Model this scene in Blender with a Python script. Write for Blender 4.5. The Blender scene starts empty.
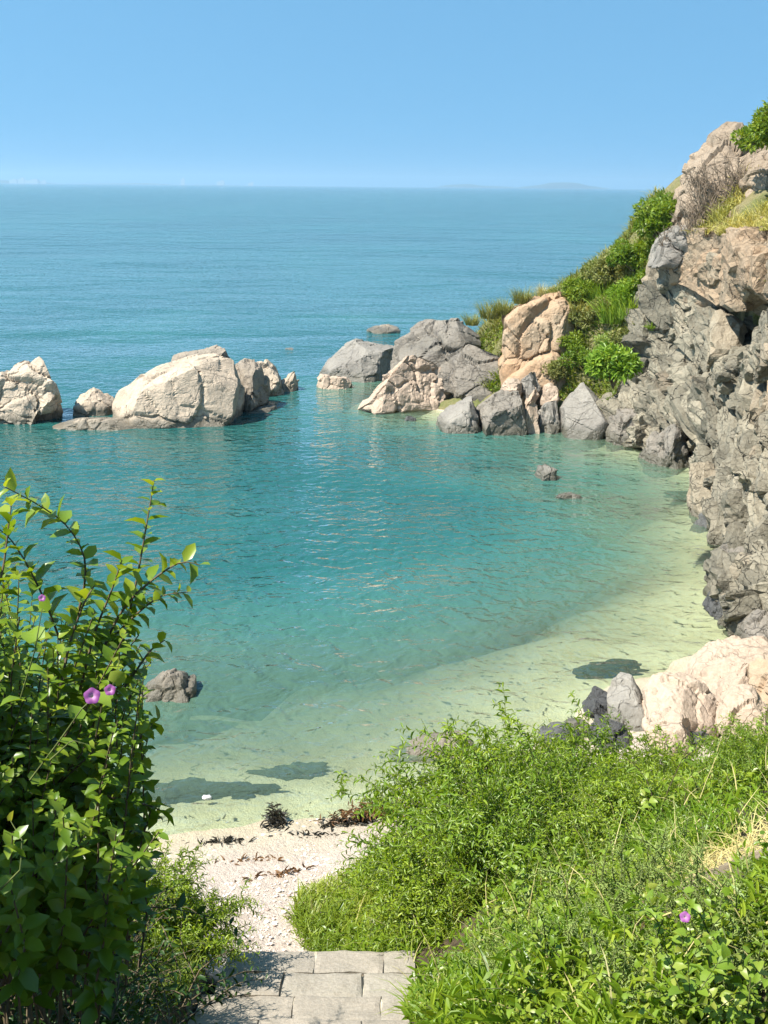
import bpy, bmesh, math, random
import numpy as np
from mathutils import Vector, Matrix

S = bpy.context.scene
C = S.collection
R = math.radians
rng = np.random.default_rng(7)
random.seed(7)

# ------------------------------------------------------------------ camera
CAM = np.array([0.0, 0.0, 7.0])
F = 1098.0
PITCH, ROLL = R(16.54), R(0.54)
fwd = np.array([0, math.cos(PITCH), -math.sin(PITCH)])
r0 = np.array([1.0, 0, 0]); u0 = np.array([0, math.sin(PITCH), math.cos(PITCH)])
rt = math.cos(ROLL)*r0 + math.sin(ROLL)*u0
up = -math.sin(ROLL)*r0 + math.cos(ROLL)*u0
cd = bpy.data.cameras.new('camera'); cam = bpy.data.objects.new('camera', cd); C.objects.link(cam)
cd.sensor_fit = 'VERTICAL'; cd.sensor_height = 36; cd.lens = 36*F/1024
cd.clip_start = 0.05; cd.clip_end = 60000
M = Matrix.Identity(4)
for i in range(3):
    M[i][0] = rt[i]; M[i][1] = up[i]; M[i][2] = -fwd[i]; M[i][3] = CAM[i]
cam.matrix_world = M
S.camera = cam

def ray(px, py):
    return fwd*F + rt*(px-384) - up*(py-512)
def at_y(px, py, Y):
    d = ray(px, py); return CAM + d*(Y/d[1])
def at_z(px, py, z=0.0):
    d = ray(px, py); return CAM + d*((z-CAM[2])/d[2])
def at_d(px, py, dist):
    d = ray(px, py); return CAM + d*(dist/np.linalg.norm(d))
def proj(P):
    q = np.asarray(P) - CAM
    w = q@fwd
    return 384 + F*(q@rt)/w, 512 - F*(q@up)/w

# ------------------------------------------------------------------ noise
def h3(i, j, k, s=0):
    i = i.astype(np.int64); j = j.astype(np.int64); k = k.astype(np.int64)
    n = (i*374761393 + j*668265263 + k*1274126177 + s*974634777) & 0xffffffff
    n = ((n ^ (n >> 13))*1274126177) & 0xffffffff
    n = ((n ^ (n >> 16))*2246822519) & 0xffffffff
    n = (n ^ (n >> 15)) & 0xffffffff
    return n/4294967295.0
def vnoise(P, s=0):
    P = np.asarray(P, float); i = np.floor(P); f = P-i; f = f*f*f*(f*(f*6-15)+10)
    o = 0
    for a in (0, 1):
        for b in (0, 1):
            for c in (0, 1):
                w = (f[:, 0] if a else 1-f[:, 0])*(f[:, 1] if b else 1-f[:, 1])*(f[:, 2] if c else 1-f[:, 2])
                o = o + w*h3(i[:, 0]+a, i[:, 1]+b, i[:, 2]+c, s)
    return o*2-1
def fbm(P, oct=4, s=0, gain=.5):
    o = 0; a = 1; P = np.asarray(P, float)
    for k in range(oct):
        o = o + a*vnoise(P, s+k*17); P = P*2.03+11.7; a *= gain
    return o
def voro(Q, s=0):
    ci = np.floor(Q); best = np.full(len(Q), 9e9); sec = best.copy()
    bi = np.zeros((len(Q), 3)); bs = np.zeros((len(Q), 3))
    for a in (-1, 0, 1):
        for b in (-1, 0, 1):
            for c in (-1, 0, 1):
                n = ci+np.array([a, b, c])
                sd = n+np.stack([h3(n[:, 0], n[:, 1], n[:, 2], s+q) for q in (1, 2, 3)], 1)
                d = np.sqrt(((Q-sd)**2).sum(1))
                m = d < best
                sec = np.where(m, best, np.minimum(sec, d))
                best = np.where(m, d, best)
                bi[m] = n[m]; bs[m] = sd[m]
    return bi, bs, best, sec
def rotm(ax, ay, az):
    return np.array(Matrix.Rotation(az, 3, 'Z') @ Matrix.Rotation(ay, 3, 'Y') @ Matrix.Rotation(ax, 3, 'X'))
def fracture(P, N, size, amp, tilt=.5, crack=.1, cw=.1, stretch=(1, 1, 1), rot=None, s=0, warp=.25, miss=0.):
    """blocky rock: every Voronoi cell of the solid gets its own offset and tilt, with a crack along its rim"""
    Q = P if rot is None else P@rot
    Q = Q/(size*np.array(stretch))
    Q = Q + warp*np.stack([vnoise(Q*1.7, s+50), vnoise(Q*1.7, s+51), vnoise(Q*1.7, s+52)], 1)
    bi, bs, d1, d2 = voro(Q, s)
    r = h3(bi[:, 0], bi[:, 1], bi[:, 2], s+9)*2-1
    if miss: r = np.where(h3(bi[:, 0], bi[:, 1], bi[:, 2], s+13) < miss, r-1.5, r)      # blocks that have fallen out
    g = np.stack([h3(bi[:, 0], bi[:, 1], bi[:, 2], s+20+q)*2-1 for q in range(3)], 1)
    d = amp*r + tilt*amp*2*((Q-bs)*g).sum(1) - crack*np.exp(-((d2-d1)/cw)**2)
    return P + N*d[:, None]

# ------------------------------------------------------------------ objects
def tag(o, label=None, cat=None, group=None, kind=None):
    if label: o['label'] = label
    if cat: o['category'] = cat
    if group: o['group'] = group
    if kind: o['kind'] = kind
    return o
def empty(name, loc, label, cat, group=None, rz=0):
    o = bpy.data.objects.new(name, None); C.objects.link(o)
    o.location = [float(v) for v in loc]; o.rotation_euler = (0, 0, rz); o.empty_display_size = .1
    return tag(o, label, cat, group)
def mesh_obj(name, V, faces, mat, parent=None, smooth=False, attrs=None):
    """V (n,3); faces: list of int arrays (m,3) or (m,4)"""
    V = np.asarray(V, np.float32)
    me = bpy.data.meshes.new(name)
    me.vertices.add(len(V)); me.vertices.foreach_set('co', V.ravel())
    faces = [np.asarray(f, np.int32) for f in faces if len(f)]
    tot = np.concatenate([np.full(len(f), f.shape[1], np.int32) for f in faces])
    idx = np.concatenate([f.ravel() for f in faces])
    me.loops.add(len(idx)); me.loops.foreach_set('vertex_index', idx)
    me.polygons.add(len(tot))
    st = np.zeros(len(tot), np.int32); st[1:] = np.cumsum(tot)[:-1]
    me.polygons.foreach_set('loop_start', st)
    me.polygons.foreach_set('use_smooth', np.full(len(tot), bool(smooth)))
    for k, v in (attrs or {}).items():
        a = me.attributes.new(k, 'FLOAT', 'POINT'); a.data.foreach_set('value', np.asarray(v, np.float32))
    me.update(calc_edges=True); me.validate()
    if mat: me.materials.append(mat)
    o = bpy.data.objects.new(name, me); C.objects.link(o)
    if parent is not None: o.parent = parent
    return o
_ico = {}
def ico(sub):
    if sub not in _ico:
        bm = bmesh.new(); bmesh.ops.create_icosphere(bm, subdivisions=sub, radius=1)
        bm.verts.ensure_lookup_table()
        _ico[sub] = (np.array([v.co[:] for v in bm.verts]), np.array([[v.index for v in f.verts] for f in bm.faces]))
        bm.free()
    return _ico[sub]
def grid_faces(nu, nv):
    i = np.arange((nu-1)*nv).reshape(nu-1, nv)[:, :-1].ravel()
    return np.stack([i, i+nv, i+nv+1, i+1], 1)
def tube(P, rad, n=5):
    P = np.asarray(P, float); K = len(P); rad = np.broadcast_to(rad, (K,))
    T = np.gradient(P, axis=0); T /= np.linalg.norm(T, axis=1)[:, None]+1e-9
    a = np.cross(T, [0.3, .9, .25]); a /= np.linalg.norm(a, axis=1)[:, None]+1e-9
    b = np.cross(T, a); th = np.arange(n)*2*math.pi/n
    V = (P[:, None] + rad[:, None, None]*(a[:, None]*np.cos(th)[None, :, None] + b[:, None]*np.sin(th)[None, :, None])).reshape(-1, 3)
    f = []
    for k in range(K-1):
        for q in range(n):
            f.append((k*n+q, k*n+(q+1) % n, (k+1)*n+(q+1) % n, (k+1)*n+q))
    return V, np.array(f)
class Acc:
    """collects pieces of one mesh"""
    def __init__(s): s.V = []; s.F = {}; s.n = 0; s.A = {}
    def add(s, V, fs, **at):
        V = np.asarray(V)
        if not len(V): return
        for f in fs:
            f = np.asarray(f)
            if len(f): s.F.setdefault(f.shape[1], []).append(f+s.n)
        for k, v in at.items(): s.A.setdefault(k, []).append(np.broadcast_to(v, (len(V),)))
        s.V.append(V); s.n += len(V)
    def build(s, name, mat, parent=None, smooth=False):
        return mesh_obj(name, np.concatenate(s.V), [np.concatenate(v) for v in s.F.values()], mat, parent, smooth,
                        {k: np.concatenate(v) for k, v in s.A.items()})

# ------------------------------------------------------------------ node helper
class NT:
    def __init__(s, name, world=False):
        if world: s.m = bpy.data.worlds.new(name)
        else: s.m = bpy.data.materials.new(name)
        s.m.use_nodes = True; s.t = s.m.node_tree; s.t.nodes.clear()
    def n(s, typ, ins=None, **kw):
        nd = s.t.nodes.new(typ)
        for k, v in kw.items(): setattr(nd, k, v)
        for k, v in (ins or {}).items():
            sock = nd.inputs[k]
            if isinstance(v, tuple) and len(v) == 2 and hasattr(v[0], 'outputs'): s.t.links.new(v[0].outputs[v[1]], sock)
            elif hasattr(v, 'outputs'): s.t.links.new(v.outputs[0], sock)
            else:
                if isinstance(v, (tuple, list)) and len(v) == 3 and sock.type == 'RGBA': v = (*v, 1)
                sock.default_value = v
        return nd
    def math(s, op, a, b=0.0, c=0.0, clamp=False):
        return s.n('ShaderNodeMath', {0: a, 1: b, 2: c}, operation=op, use_clamp=clamp)
    def mix(s, f, a, b, blend='MIX'):
        nd = s.t.nodes.new('ShaderNodeMix'); nd.data_type = 'RGBA'; nd.blend_type = blend
        for k, v in ((0, f), (6, a), (7, b)):
            sock = nd.inputs[k]
            if isinstance(v, tuple) and len(v) == 2 and hasattr(v[0], 'outputs'): s.t.links.new(v[0].outputs[v[1]], sock)
            elif hasattr(v, 'outputs'): s.t.links.new(v.outputs[2] if v.bl_idname == 'ShaderNodeMix' else v.outputs[0], sock)
            else: sock.default_value = (*v, 1) if isinstance(v, (tuple, list)) and len(v) == 3 else v
        return (nd, 2)
    def ramp(s, f, stops, interp='LINEAR'):
        nd = s.t.nodes.new('ShaderNodeValToRGB'); cr = nd.color_ramp; cr.interpolation = interp
        while len(cr.elements) < len(stops): cr.elements.new(.5)
        for e, (p, c) in zip(cr.elements, stops):
            e.position = p; e.color = (c, c, c, 1) if not isinstance(c, (tuple, list)) else (*c, 1)
        if isinstance(f, tuple): s.t.links.new(f[0].outputs[f[1]], nd.inputs[0])
        else: s.t.links.new(f.outputs[0], nd.inputs[0])
        return nd
    def noise(s, vec, scale, detail=4, rough=.55, dist=0.0):
        return s.n('ShaderNodeTexNoise', {'Vector': vec, 'Scale': scale, 'Detail': detail, 'Roughness': rough, 'Distortion': dist})
    def out(s, sh):
        s.n('ShaderNodeOutputMaterial', {'Surface': sh}); return s.m
# ------------------------------------------------------------------ materials
K = .70                     # one albedo scale for every rock, leaf and soil colour
def kc(c): return tuple(v*K for v in c)
def rock_mat(name, c1, c2, stain=(.12, .11, .10), warm=None, crack_scale=1.2, wet=.27, bump=.5, crack=.45, fine=1.0, stainamt=.6, strata=None, ptint=0.):
    c1, c2, stain = kc(c1), kc(c2), kc(stain); warm = kc(warm) if warm else None
    t = NT(name)
    tc = t.n('ShaderNodeNewGeometry'); pos = (tc, 0)
    oi = t.n('ShaderNodeObjectInfo')
    shift = t.n('ShaderNodeVectorMath', {0: pos, 1: (0.0, 0.0, 0.0)}, operation='ADD')
    p = (shift, 0)
    big = t.noise(p, .55*fine, 5, .6)
    mid = t.noise(p, 2.6*fine, 6, .65)
    sm = t.noise(p, 17*fine, 5, .7)
    col = t.mix(t.ramp(big, [(.38, 0), (.62, 1)]), c1, c2)
    col = t.mix(t.math('MULTIPLY', t.ramp(mid, [(.5, 0), (.72, 1)]), stainamt), col, stain)
    if ptint:       # each joint block has weathered a little differently
        pt = t.n('ShaderNodeAttribute', attribute_name='block')
        col = t.mix(ptint, col, t.mix((pt, 2), tuple(v*.35 for v in c2), tuple(v*1.2 for v in c1)))
    if warm:
        wa = t.n('ShaderNodeAttribute', attribute_name='warm')
        wf = t.math('MULTIPLY', (wa, 2), t.ramp(t.noise(p, 1.4, 5), [(.30, .3), (.5, 1)]))
        col = t.mix(wf, col, warm)
    # fine speckle and dark crack lines; on the cliff they paint in crevice shade
    col = t.mix(t.math('MULTIPLY', t.ramp(sm, [(.35, 1), (.62, 0)]), .45), col, (.5, .48, .45), 'MULTIPLY')
    dist = t.n('ShaderNodeVectorMath', {0: p, 1: (t.n('ShaderNodeVectorMath', {0: (t.noise(p, 1.1, 4), 1), 1: (.9, .9, .9)}, operation='MULTIPLY'), 0)}, operation='ADD')
    mp = t.n('ShaderNodeMapping', {'Vector': (dist, 0), 'Rotation': (.3, .5, .2), 'Scale': strata or (1, 1, 1.5)})
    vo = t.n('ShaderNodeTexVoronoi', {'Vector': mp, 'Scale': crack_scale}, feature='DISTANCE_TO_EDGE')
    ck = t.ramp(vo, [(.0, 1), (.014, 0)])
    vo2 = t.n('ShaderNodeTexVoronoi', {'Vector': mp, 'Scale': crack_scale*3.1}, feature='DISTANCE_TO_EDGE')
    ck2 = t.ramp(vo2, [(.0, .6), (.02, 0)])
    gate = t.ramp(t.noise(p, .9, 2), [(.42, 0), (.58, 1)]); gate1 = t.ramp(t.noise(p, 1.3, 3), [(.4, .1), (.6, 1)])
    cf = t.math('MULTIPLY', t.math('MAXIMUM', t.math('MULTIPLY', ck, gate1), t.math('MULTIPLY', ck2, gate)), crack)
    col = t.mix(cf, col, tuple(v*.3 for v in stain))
    # wet, weedy band just above the waterline
    z = t.n('ShaderNodeSeparateXYZ', {0: pos})
    zz = t.math('ADD', (z, 2), t.math('MULTIPLY', t.math('SUBTRACT', mid, .5), -.35))
    wf = t.n('ShaderNodeMapRange', {'Value': zz, 'From Min': wet-.10, 'From Max': wet+.08, 'To Min': 1.0, 'To Max': 0.0})
    col = t.mix(t.math('MULTIPLY', wf, .72), col, (.07, .065, .045))
    rough = t.math('SUBTRACT', .88, t.math('MULTIPLY', wf, .5))
    h = t.math('ADD', t.math('MULTIPLY', sm, .35), t.math('ADD', mid, t.math('MULTIPLY', cf, -1.2)))
    bp = t.n('ShaderNodeBump', {'Height': h, 'Strength': bump, 'Distance': .09})
    b = t.n('ShaderNodeBsdfPrincipled', {'Base Color': col, 'Roughness': rough, 'Normal': bp, 'Specular IOR Level': .3})
    return t.out(b)

def leaf_mat(name, c1, c2, c3, trans=.35, rough=.42, spec=.35):
    """c1..c3 picked by the per-leaf random 'tint'"""
    c1, c2, c3 = [tuple(v*q for v, q in zip(c, (1.0, 1.0, .8))) for c in (c1, c2, c3)]; t = NT(name)
    a = t.n('ShaderNodeAttribute', attribute_name='tint')
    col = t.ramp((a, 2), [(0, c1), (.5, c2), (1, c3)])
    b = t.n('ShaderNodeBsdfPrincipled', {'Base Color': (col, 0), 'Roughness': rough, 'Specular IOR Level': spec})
    tr = t.n('ShaderNodeBsdfTranslucent', {'Color': t.mix(1.0, (col, 0), (1.5, 1.35, .55), 'MULTIPLY')})
    m = t.n('ShaderNodeMixShader', {0: trans, 1: b, 2: tr})
    return t.out(m)

def plain_mat(name, col, rough=.7, var=.25, scale=9, bump=0):
    col = kc(col); t = NT(name)
    tc = t.n('ShaderNodeNewGeometry')
    ns = t.noise((tc, 0), scale, 5, .6)
    c = t.mix(t.ramp(ns, [(.3, 0), (.7, 1)]), tuple(v*(1-var) for v in col), tuple(min(1, v*(1+var)) for v in col))
    ins = {'Base Color': c, 'Roughness': rough, 'Specular IOR Level': .3}
    if bump: ins['Normal'] = t.n('ShaderNodeBump', {'Height': ns, 'Strength': bump, 'Distance': .03})
    return t.out(t.n('ShaderNodeBsdfPrincipled', ins))

MAT = {}
MAT['cream'] = rock_mat('cream_rock', (.70, .57, .43), (.55, .45, .34), (.30, .25, .20), crack_scale=.55, bump=.7, stainamt=.5)
MAT['creamdark'] = rock_mat('weathered_cream_rock', (.46, .38, .29), (.34, .29, .23), (.2, .17, .14), crack_scale=.8, bump=.8)
MAT['pink'] = rock_mat('pink_rock', (.64, .50, .38), (.56, .43, .32), (.40, .28, .2), crack_scale=.7, bump=.6, stainamt=.4, wet=-.4)
MAT['orange'] = rock_mat('orange_granite', (.56, .35, .20), (.54, .41, .28), (.36, .22, .13), crack_scale=.75, bump=.6, stainamt=.4)
MAT['grey'] = rock_mat('grey_rock', (.33, .29, .24), (.25, .225, .185), (.15, .14, .13), crack_scale=.8, bump=.9, strata=(1, 1, 2.2))
MAT['palegrey'] = rock_mat('pale_grey_rock', (.38, .35, .30), (.30, .275, .24), (.22, .2, .18), crack_scale=.6, bump=.7, stainamt=.4)
MAT['tan'] = rock_mat('tan_rock', (.46, .36, .26), (.36, .28, .20), (.22, .16, .11), crack_scale=.9, bump=.9, wet=-9)
MAT['cliff'] = rock_mat('cliff_rock', (.41, .36, .265), (.265, .245, .185), (.105, .10, .08), warm=(.48, .34, .22), crack_scale=1.1, bump=1.0, wet=.2, crack=.8, stainamt=.8, ptint=.5, strata=(1, 1.2, 2.0))  # strong crack value paints crevice shade into the rock colour as black lines
MAT['dark'] = rock_mat('dark_wet_rock', (.10, .10, .10), (.16, .16, .15), (.03, .03, .03), crack_scale=2, bump=.9, wet=-.4)
MAT['weedrock'] = rock_mat('weed_covered_rock', (.035, .05, .045), (.05, .07, .06), (.02, .02, .02), crack_scale=2, bump=.8, wet=-9)

# soil / dry grass on the hill
def soil_mat(name, c1, c2, c3, sc=1.0):
    c1, c2, c3 = kc(c1), kc(c2), kc(c3); t = NT(name); g = t.n('ShaderNodeNewGeometry'); p = (g, 0)
    a = t.noise(p, 1.1*sc, 5, .6); b = t.noise(p, 14*sc, 6, .7)
    col = t.mix(t.ramp(a, [(.4, 0), (.6, 1)]), c1, c2)
    col = t.mix(t.ramp(b, [(.45, 0), (.7, .8)]), col, c3)
    bp = t.n('ShaderNodeBump', {'Height': b, 'Strength': .9, 'Distance': .06})
    return t.out(t.n('ShaderNodeBsdfPrincipled', {'Base Color': col, 'Roughness': .95, 'Specular IOR Level': .1, 'Normal': bp}))
MAT['hill'] = soil_mat('dry_hill_soil', (.24, .21, .10), (.14, .17, .05), (.36, .31, .18))

# ground sheet: seabed sand, dry beach sand with shell bits, soil on the banks
def ground_mat():
    t = NT('sand_and_soil'); g = t.n('ShaderNodeNewGeometry'); p = (g, 0)
    z = (t.n('ShaderNodeSeparateXYZ', {0: p}), 2)
    big = t.noise(p, .8, 4, .6); fine = t.noise(p, 38, 4, .7); mid = t.noise(p, 7, 5, .65)
    dry = t.mix(t.ramp(mid, [(.35, 0), (.65, 1)]), kc((.76, .64, .53)), kc((.64, .52, .42)))
    vo = t.n('ShaderNodeTexVoronoi', {'Vector': p, 'Scale': 26.0, 'Randomness': 1.0})
    peb = t.mix((vo, 1), kc((.50, .36, .30)), kc((.90, .84, .76)))
    pg = t.ramp(t.noise(p, 3.0, 4, .7), [(.45, .1), (.7, .75)])
    dry = t.mix(pg, dry, peb)
    wetc = t.mix(t.ramp(big, [(.4, 0), (.6, 1)]), kc((.62, .52, .35)), kc((.70, .60, .43)))
    # seagrass and weed growing on the sea floor
    weed = t.ramp(t.noise(p, .8, 6, .68, .5), [(.53, 0), (.62, .6)])
    dz = t.n('ShaderNodeMapRange', {'Value': z, 'From Min': -1.2, 'From Max': -.15, 'To Min': 1.0, 'To Max': 0.0})
    wetc = t.mix(t.math('MULTIPLY', weed, dz), wetc, (.05, .075, .05))
    ww = t.n('ShaderNodeMapRange', {'Value': t.math('ADD', z, t.math('MULTIPLY', t.math('SUBTRACT', mid, .5), .12)), 'From Min': .0, 'From Max': .16})
    col = t.mix(ww, wetc, dry)
    so = t.n('ShaderNodeAttribute', attribute_name='soil'); ba = t.n('ShaderNodeAttribute', attribute_name='bare')
    sc = t.mix(t.ramp(mid, [(.4, 0), (.6, 1)]), t.mix((ba, 2), (.045, .034, .02), kc((.42, .31, .19))), t.mix((ba, 2), (.10, .075, .045), kc((.62, .50, .34))))
    col = t.mix((so, 2), col, sc)
    h = t.math('ADD', fine, t.math('MULTIPLY', mid, 1.5))
    bp = t.n('ShaderNodeBump', {'Height': h, 'Strength': .8, 'Distance': .05})
    return t.out(t.n('ShaderNodeBsdfPrincipled', {'Base Color': col, 'Roughness': .92, 'Specular IOR Level': .15, 'Normal': bp}))
MAT['ground'] = ground_mat()

def water_mat():
    t = NT('sea_water'); g = t.n('ShaderNodeNewGeometry'); p = (g, 0)
    d = (t.n('ShaderNodeAttribute', attribute_name='depth'), 2)
    # turbid water: the share of light scattered back grows with the depth below the surface
    fac = t.math('SUBTRACT', 1.0, t.math('POWER', 2.718, t.math('MULTIPLY', d, -1.5)))
    fac = t.math('MULTIPLY', fac, .97)
    deep = t.n('ShaderNodeMapRange', {'Value': d, 'From Min': 0.0, 'From Max': 6.0})
    body = t.ramp((deep, 0), [(0, (.20, .27, .17)), (.08, (.105, .195, .135)), (.22, (.044, .134, .108)), (.5, (.022, .108, .097)), (1, (.014, .084, .078))], 'B_SPLINE')
    patch = t.ramp(t.noise(p, .035, 5, .6, .4), [(.35, .8), (.65, 1.12)])
    body = t.mix(1.0, (body, 0), (patch, 0), 'MULTIPLY')
    df = t.n('ShaderNodeBsdfDiffuse', {'Color': body})
    tr = t.n('ShaderNodeBsdfTransparent', {'Color': (.85, .97, .90, 1)})
    under = t.n('ShaderNodeMixShader', {0: fac, 1: tr, 2: df})
    m1 = t.n('ShaderNodeMapping', {'Vector': p, 'Rotation': (0, 0, R(-14)), 'Scale': (1.0, 1.2, 1)})
    n1 = t.noise((m1, 0), 2.7, 2, .5, .6)
    m2 = t.n('ShaderNodeMapping', {'Vector': p, 'Rotation': (0, 0, R(12)), 'Scale': (.45, 1.1, 1)})
    n2 = t.noise((m2, 0), .6, 2, .45, .4)
    n3 = t.noise((m1, 0), 8.0, 1, .5)
    m4 = t.n('ShaderNodeMapping', {'Vector': p, 'Rotation': (0, 0, R(-9)), 'Scale': (.8, 1.1, 1)})
    n4 = t.noise((m4, 0), .15, 3, .55, .3); n5 = t.noise((m4, 0), .04, 3, .6, .3)
    swell = t.math('ADD', t.math('MULTIPLY', n4, .6), t.math('MULTIPLY', n5, 1.7))
    h = t.math('ADD', t.math('ADD', swell, t.math('MULTIPLY', n1, .125)), t.math('ADD', t.math('MULTIPLY', n2, .12), t.math('MULTIPLY', n3, .018)))
    bp = t.n('ShaderNodeBump', {'Height': h, 'Strength': 1.0, 'Distance': .7})
    fr = t.n('ShaderNodeFresnel', {'IOR': 1.33, 'Normal': bp})
    gl = t.n('ShaderNodeBsdfGlossy', {'Color': (1, 1, 1, 1), 'Roughness': .05, 'Normal': bp})
    m = t.n('ShaderNodeMixShader', {0: t.math('MULTIPLY', fr, .95), 1: under, 2: gl})
    t.t.links.new(bp.outputs[0], df.inputs['Normal'])
    return t.out(m)
MAT['water'] = water_mat()
MAT['slab'] = rock_mat('stone_slab', (.52, .45, .36), (.42, .37, .30), (.29, .26, .21), crack_scale=.01, wet=-9, bump=.35, crack=0, fine=2.2, stainamt=.5)
MAT['beige'] = rock_mat('beige_slab', (.50, .45, .36), (.43, .38, .31), (.33, .28, .21), crack_scale=.01, wet=-9, bump=.35, crack=0, fine=2.2, stainamt=.5)
MAT['mortar'] = plain_mat('mortar', (.62, .54, .40), .95, .2, 12, .4)
MAT['bark'] = plain_mat('bark', (.16, .12, .07), .85, .3, 30)
MAT['greenstem'] = plain_mat('green_stem', (.12, .15, .04), .7, .3, 30)
MAT['twig'] = plain_mat('dry_twig', (.24, .18, .125), .9, .3, 12)
MAT['weed'] = plain_mat('seaweed', (.035, .03, .018), .5, .5, 20)
MAT['kelp'] = plain_mat('brown_seaweed', (.20, .10, .035), .55, .4, 20)
MAT['white'] = plain_mat('white_render', (.8, .8, .78), .7, .05, 1)
MAT['yellow'] = plain_mat('yellow_plastic', (.75, .6, .05), .5, .1, 9)
MAT['farland'] = plain_mat('far_hill', (.09, .11, .07), .9, .3, .004)
# leaves
MAT['leaf'] = leaf_mat('broad_leaf', (.06, .13, .012), (.13, .22, .02), (.28, .34, .035), .42, .35, .5)
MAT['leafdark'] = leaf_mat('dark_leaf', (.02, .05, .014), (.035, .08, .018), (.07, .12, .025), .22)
MAT['willow'] = leaf_mat('narrow_leaf', (.09, .17, .015), (.17, .27, .022), (.30, .38, .045), .42, .38, .5)
MAT['lime'] = leaf_mat('yellow_green_leaf', (.12, .20, .015), (.22, .32, .022), (.38, .44, .05), .42, .38, .5)
MAT['grass'] = leaf_mat('grass_blade', (.10, .19, .018), (.18, .29, .028), (.32, .36, .08), .42, .42, .5)
MAT['sage'] = leaf_mat('grey_green_leaf', (.17, .25, .07), (.25, .33, .11), (.36, .42, .17), .35, .6)
MAT['round'] = leaf_mat('round_leaf', (.12, .21, .02), (.20, .30, .035), (.38, .38, .10), .4, .42, .5)
MAT['feather'] = leaf_mat('feathery_leaf', (.12, .19, .02), (.20, .27, .03), (.30, .34, .06), .42)
MAT['straw'] = leaf_mat('straw', (.40, .33, .17), (.50, .43, .22), (.58, .52, .33), .25, .7)
MAT['paleg'] = leaf_mat('pale_grass', (.26, .27, .08), (.38, .35, .14), (.50, .45, .22), .3, .7)
MAT['hillleaf'] = leaf_mat('hill_leaf', (.08, .15, .018), (.15, .23, .026), (.26, .32, .05), .35)
MAT['hillbright'] = leaf_mat('reedy_leaf', (.13, .23, .03), (.2, .32, .045), (.30, .40, .08), .35)
MAT['olive'] = leaf_mat('olive_leaf', (.12, .15, .045), (.19, .21, .07), (.28, .27, .12), .28, .6)
def petal_mat():
    t = NT('bindweed_petal'); a = t.n('ShaderNodeAttribute', attribute_name='rad')
    col = t.ramp((a, 2), [(0, (.60, .5, .40)), (.25, (.50, .26, .45)), (.55, (.36, .10, .33)), (1, (.28, .07, .28))])
    b = t.n('ShaderNodeBsdfPrincipled', {'Base Color': (col, 0), 'Roughness': .6})
    tr = t.n('ShaderNodeBsdfTranslucent', {'Color': (col, 0)})
    return t.out(t.n('ShaderNodeMixShader', {0: .35, 1: b, 2: tr}))
MAT['petal'] = petal_mat()

# ------------------------------------------------------------------ daylight
SUN_EL = R(55); SUNV = np.array([-.86, -.36]); SUNV /= np.linalg.norm(SUNV)
sun_dir = np.array([SUNV[0]*math.cos(SUN_EL), SUNV[1]*math.cos(SUN_EL), math.sin(SUN_EL)])
w = NT('World', world=True); S.world = w.m
tcw = w.n('ShaderNodeTexCoord')
sx = w.n('ShaderNodeSeparateXYZ', {0: (tcw, 0)})
zr = w.math('ADD', w.math('MULTIPLY', w.math('MAXIMUM', (sx, 2), 0.0), .4), .31)
cb = w.n('ShaderNodeCombineXYZ', {0: (sx, 0), 1: (sx, 1), 2: zr})
sky = w.n('ShaderNodeTexSky', {0: (cb, 0)}, sky_type='NISHITA', sun_disc=False, sun_elevation=SUN_EL,
          sun_rotation=math.atan2(sun_dir[0], sun_dir[1]), air_density=1.0, dust_density=.3, ozone_density=1.6, altitude=0)
skc = w.mix(1.0, (sky, 0), (.70, 1.07, 1.06), 'MULTIPLY')
bg = w.n('ShaderNodeBackground', {'Color': skc, 'Strength': .088})
w.n('ShaderNodeOutputWorld', {'Surface': bg})
sl = bpy.data.lights.new('sun', 'SUN'); sl.energy = 5.0; sl.angle = R(.5); sl.color = (1, .95, .86)
so = bpy.data.objects.new('sun', sl); C.objects.link(so)
so.rotation_euler = Vector(sun_dir).to_track_quat('Z', 'Y').to_euler()
so.location = (-30, -10, 40)
vs = S.view_settings; vs.view_transform = 'Standard'; vs.look = 'None'; vs.exposure = 1.16; vs.gamma = 1; vs.use_curve_mapping = False
S.render.engine = 'CYCLES'; cy = S.cycles
cy.use_denoising = True
try: cy.denoiser = 'OPENIMAGEDENOISE'; cy.denoising_input_passes = 'RGB_ALBEDO_NORMAL'
except Exception: pass
cy.max_bounces = 7; cy.diffuse_bounces = 2; cy.glossy_bounces = 2; cy.transmission_bounces = 4; cy.transparent_max_bounces = 8
cy.sample_clamp_indirect = 6; cy.use_adaptive_sampling = True; cy.adaptive_threshold = .015
# ------------------------------------------------------------------ land form
def rbf(pts, smooth=.02):
    pts = np.array(pts, float); X = pts[:, :2]; n = len(X)
    def ph(r): return np.where(r > 1e-9, r*r*np.log(r+1e-12), 0)
    A = np.zeros((n+3, n+3)); D = np.linalg.norm(X[:, None]-X[None], axis=2)
    A[:n, :n] = ph(D)+smooth*np.eye(n); A[:n, n] = 1; A[:n, n+1:] = X; A[n, :n] = 1; A[n+1:, :n] = X.T
    wv = np.linalg.solve(A, np.concatenate([pts[:, 2], [0, 0, 0]]))
    def f(x, y):
        Q = np.stack([np.ravel(x), np.ravel(y)], 1); o = np.zeros(len(Q))
        for k in range(0, len(Q), 20000):
            q = Q[k:k+20000]
            o[k:k+20000] = ph(np.linalg.norm(q[:, None]-X[None], axis=2))@wv[:n]+wv[n]+q@wv[n+1:]
        return o.reshape(np.shape(x))
    return f
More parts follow.
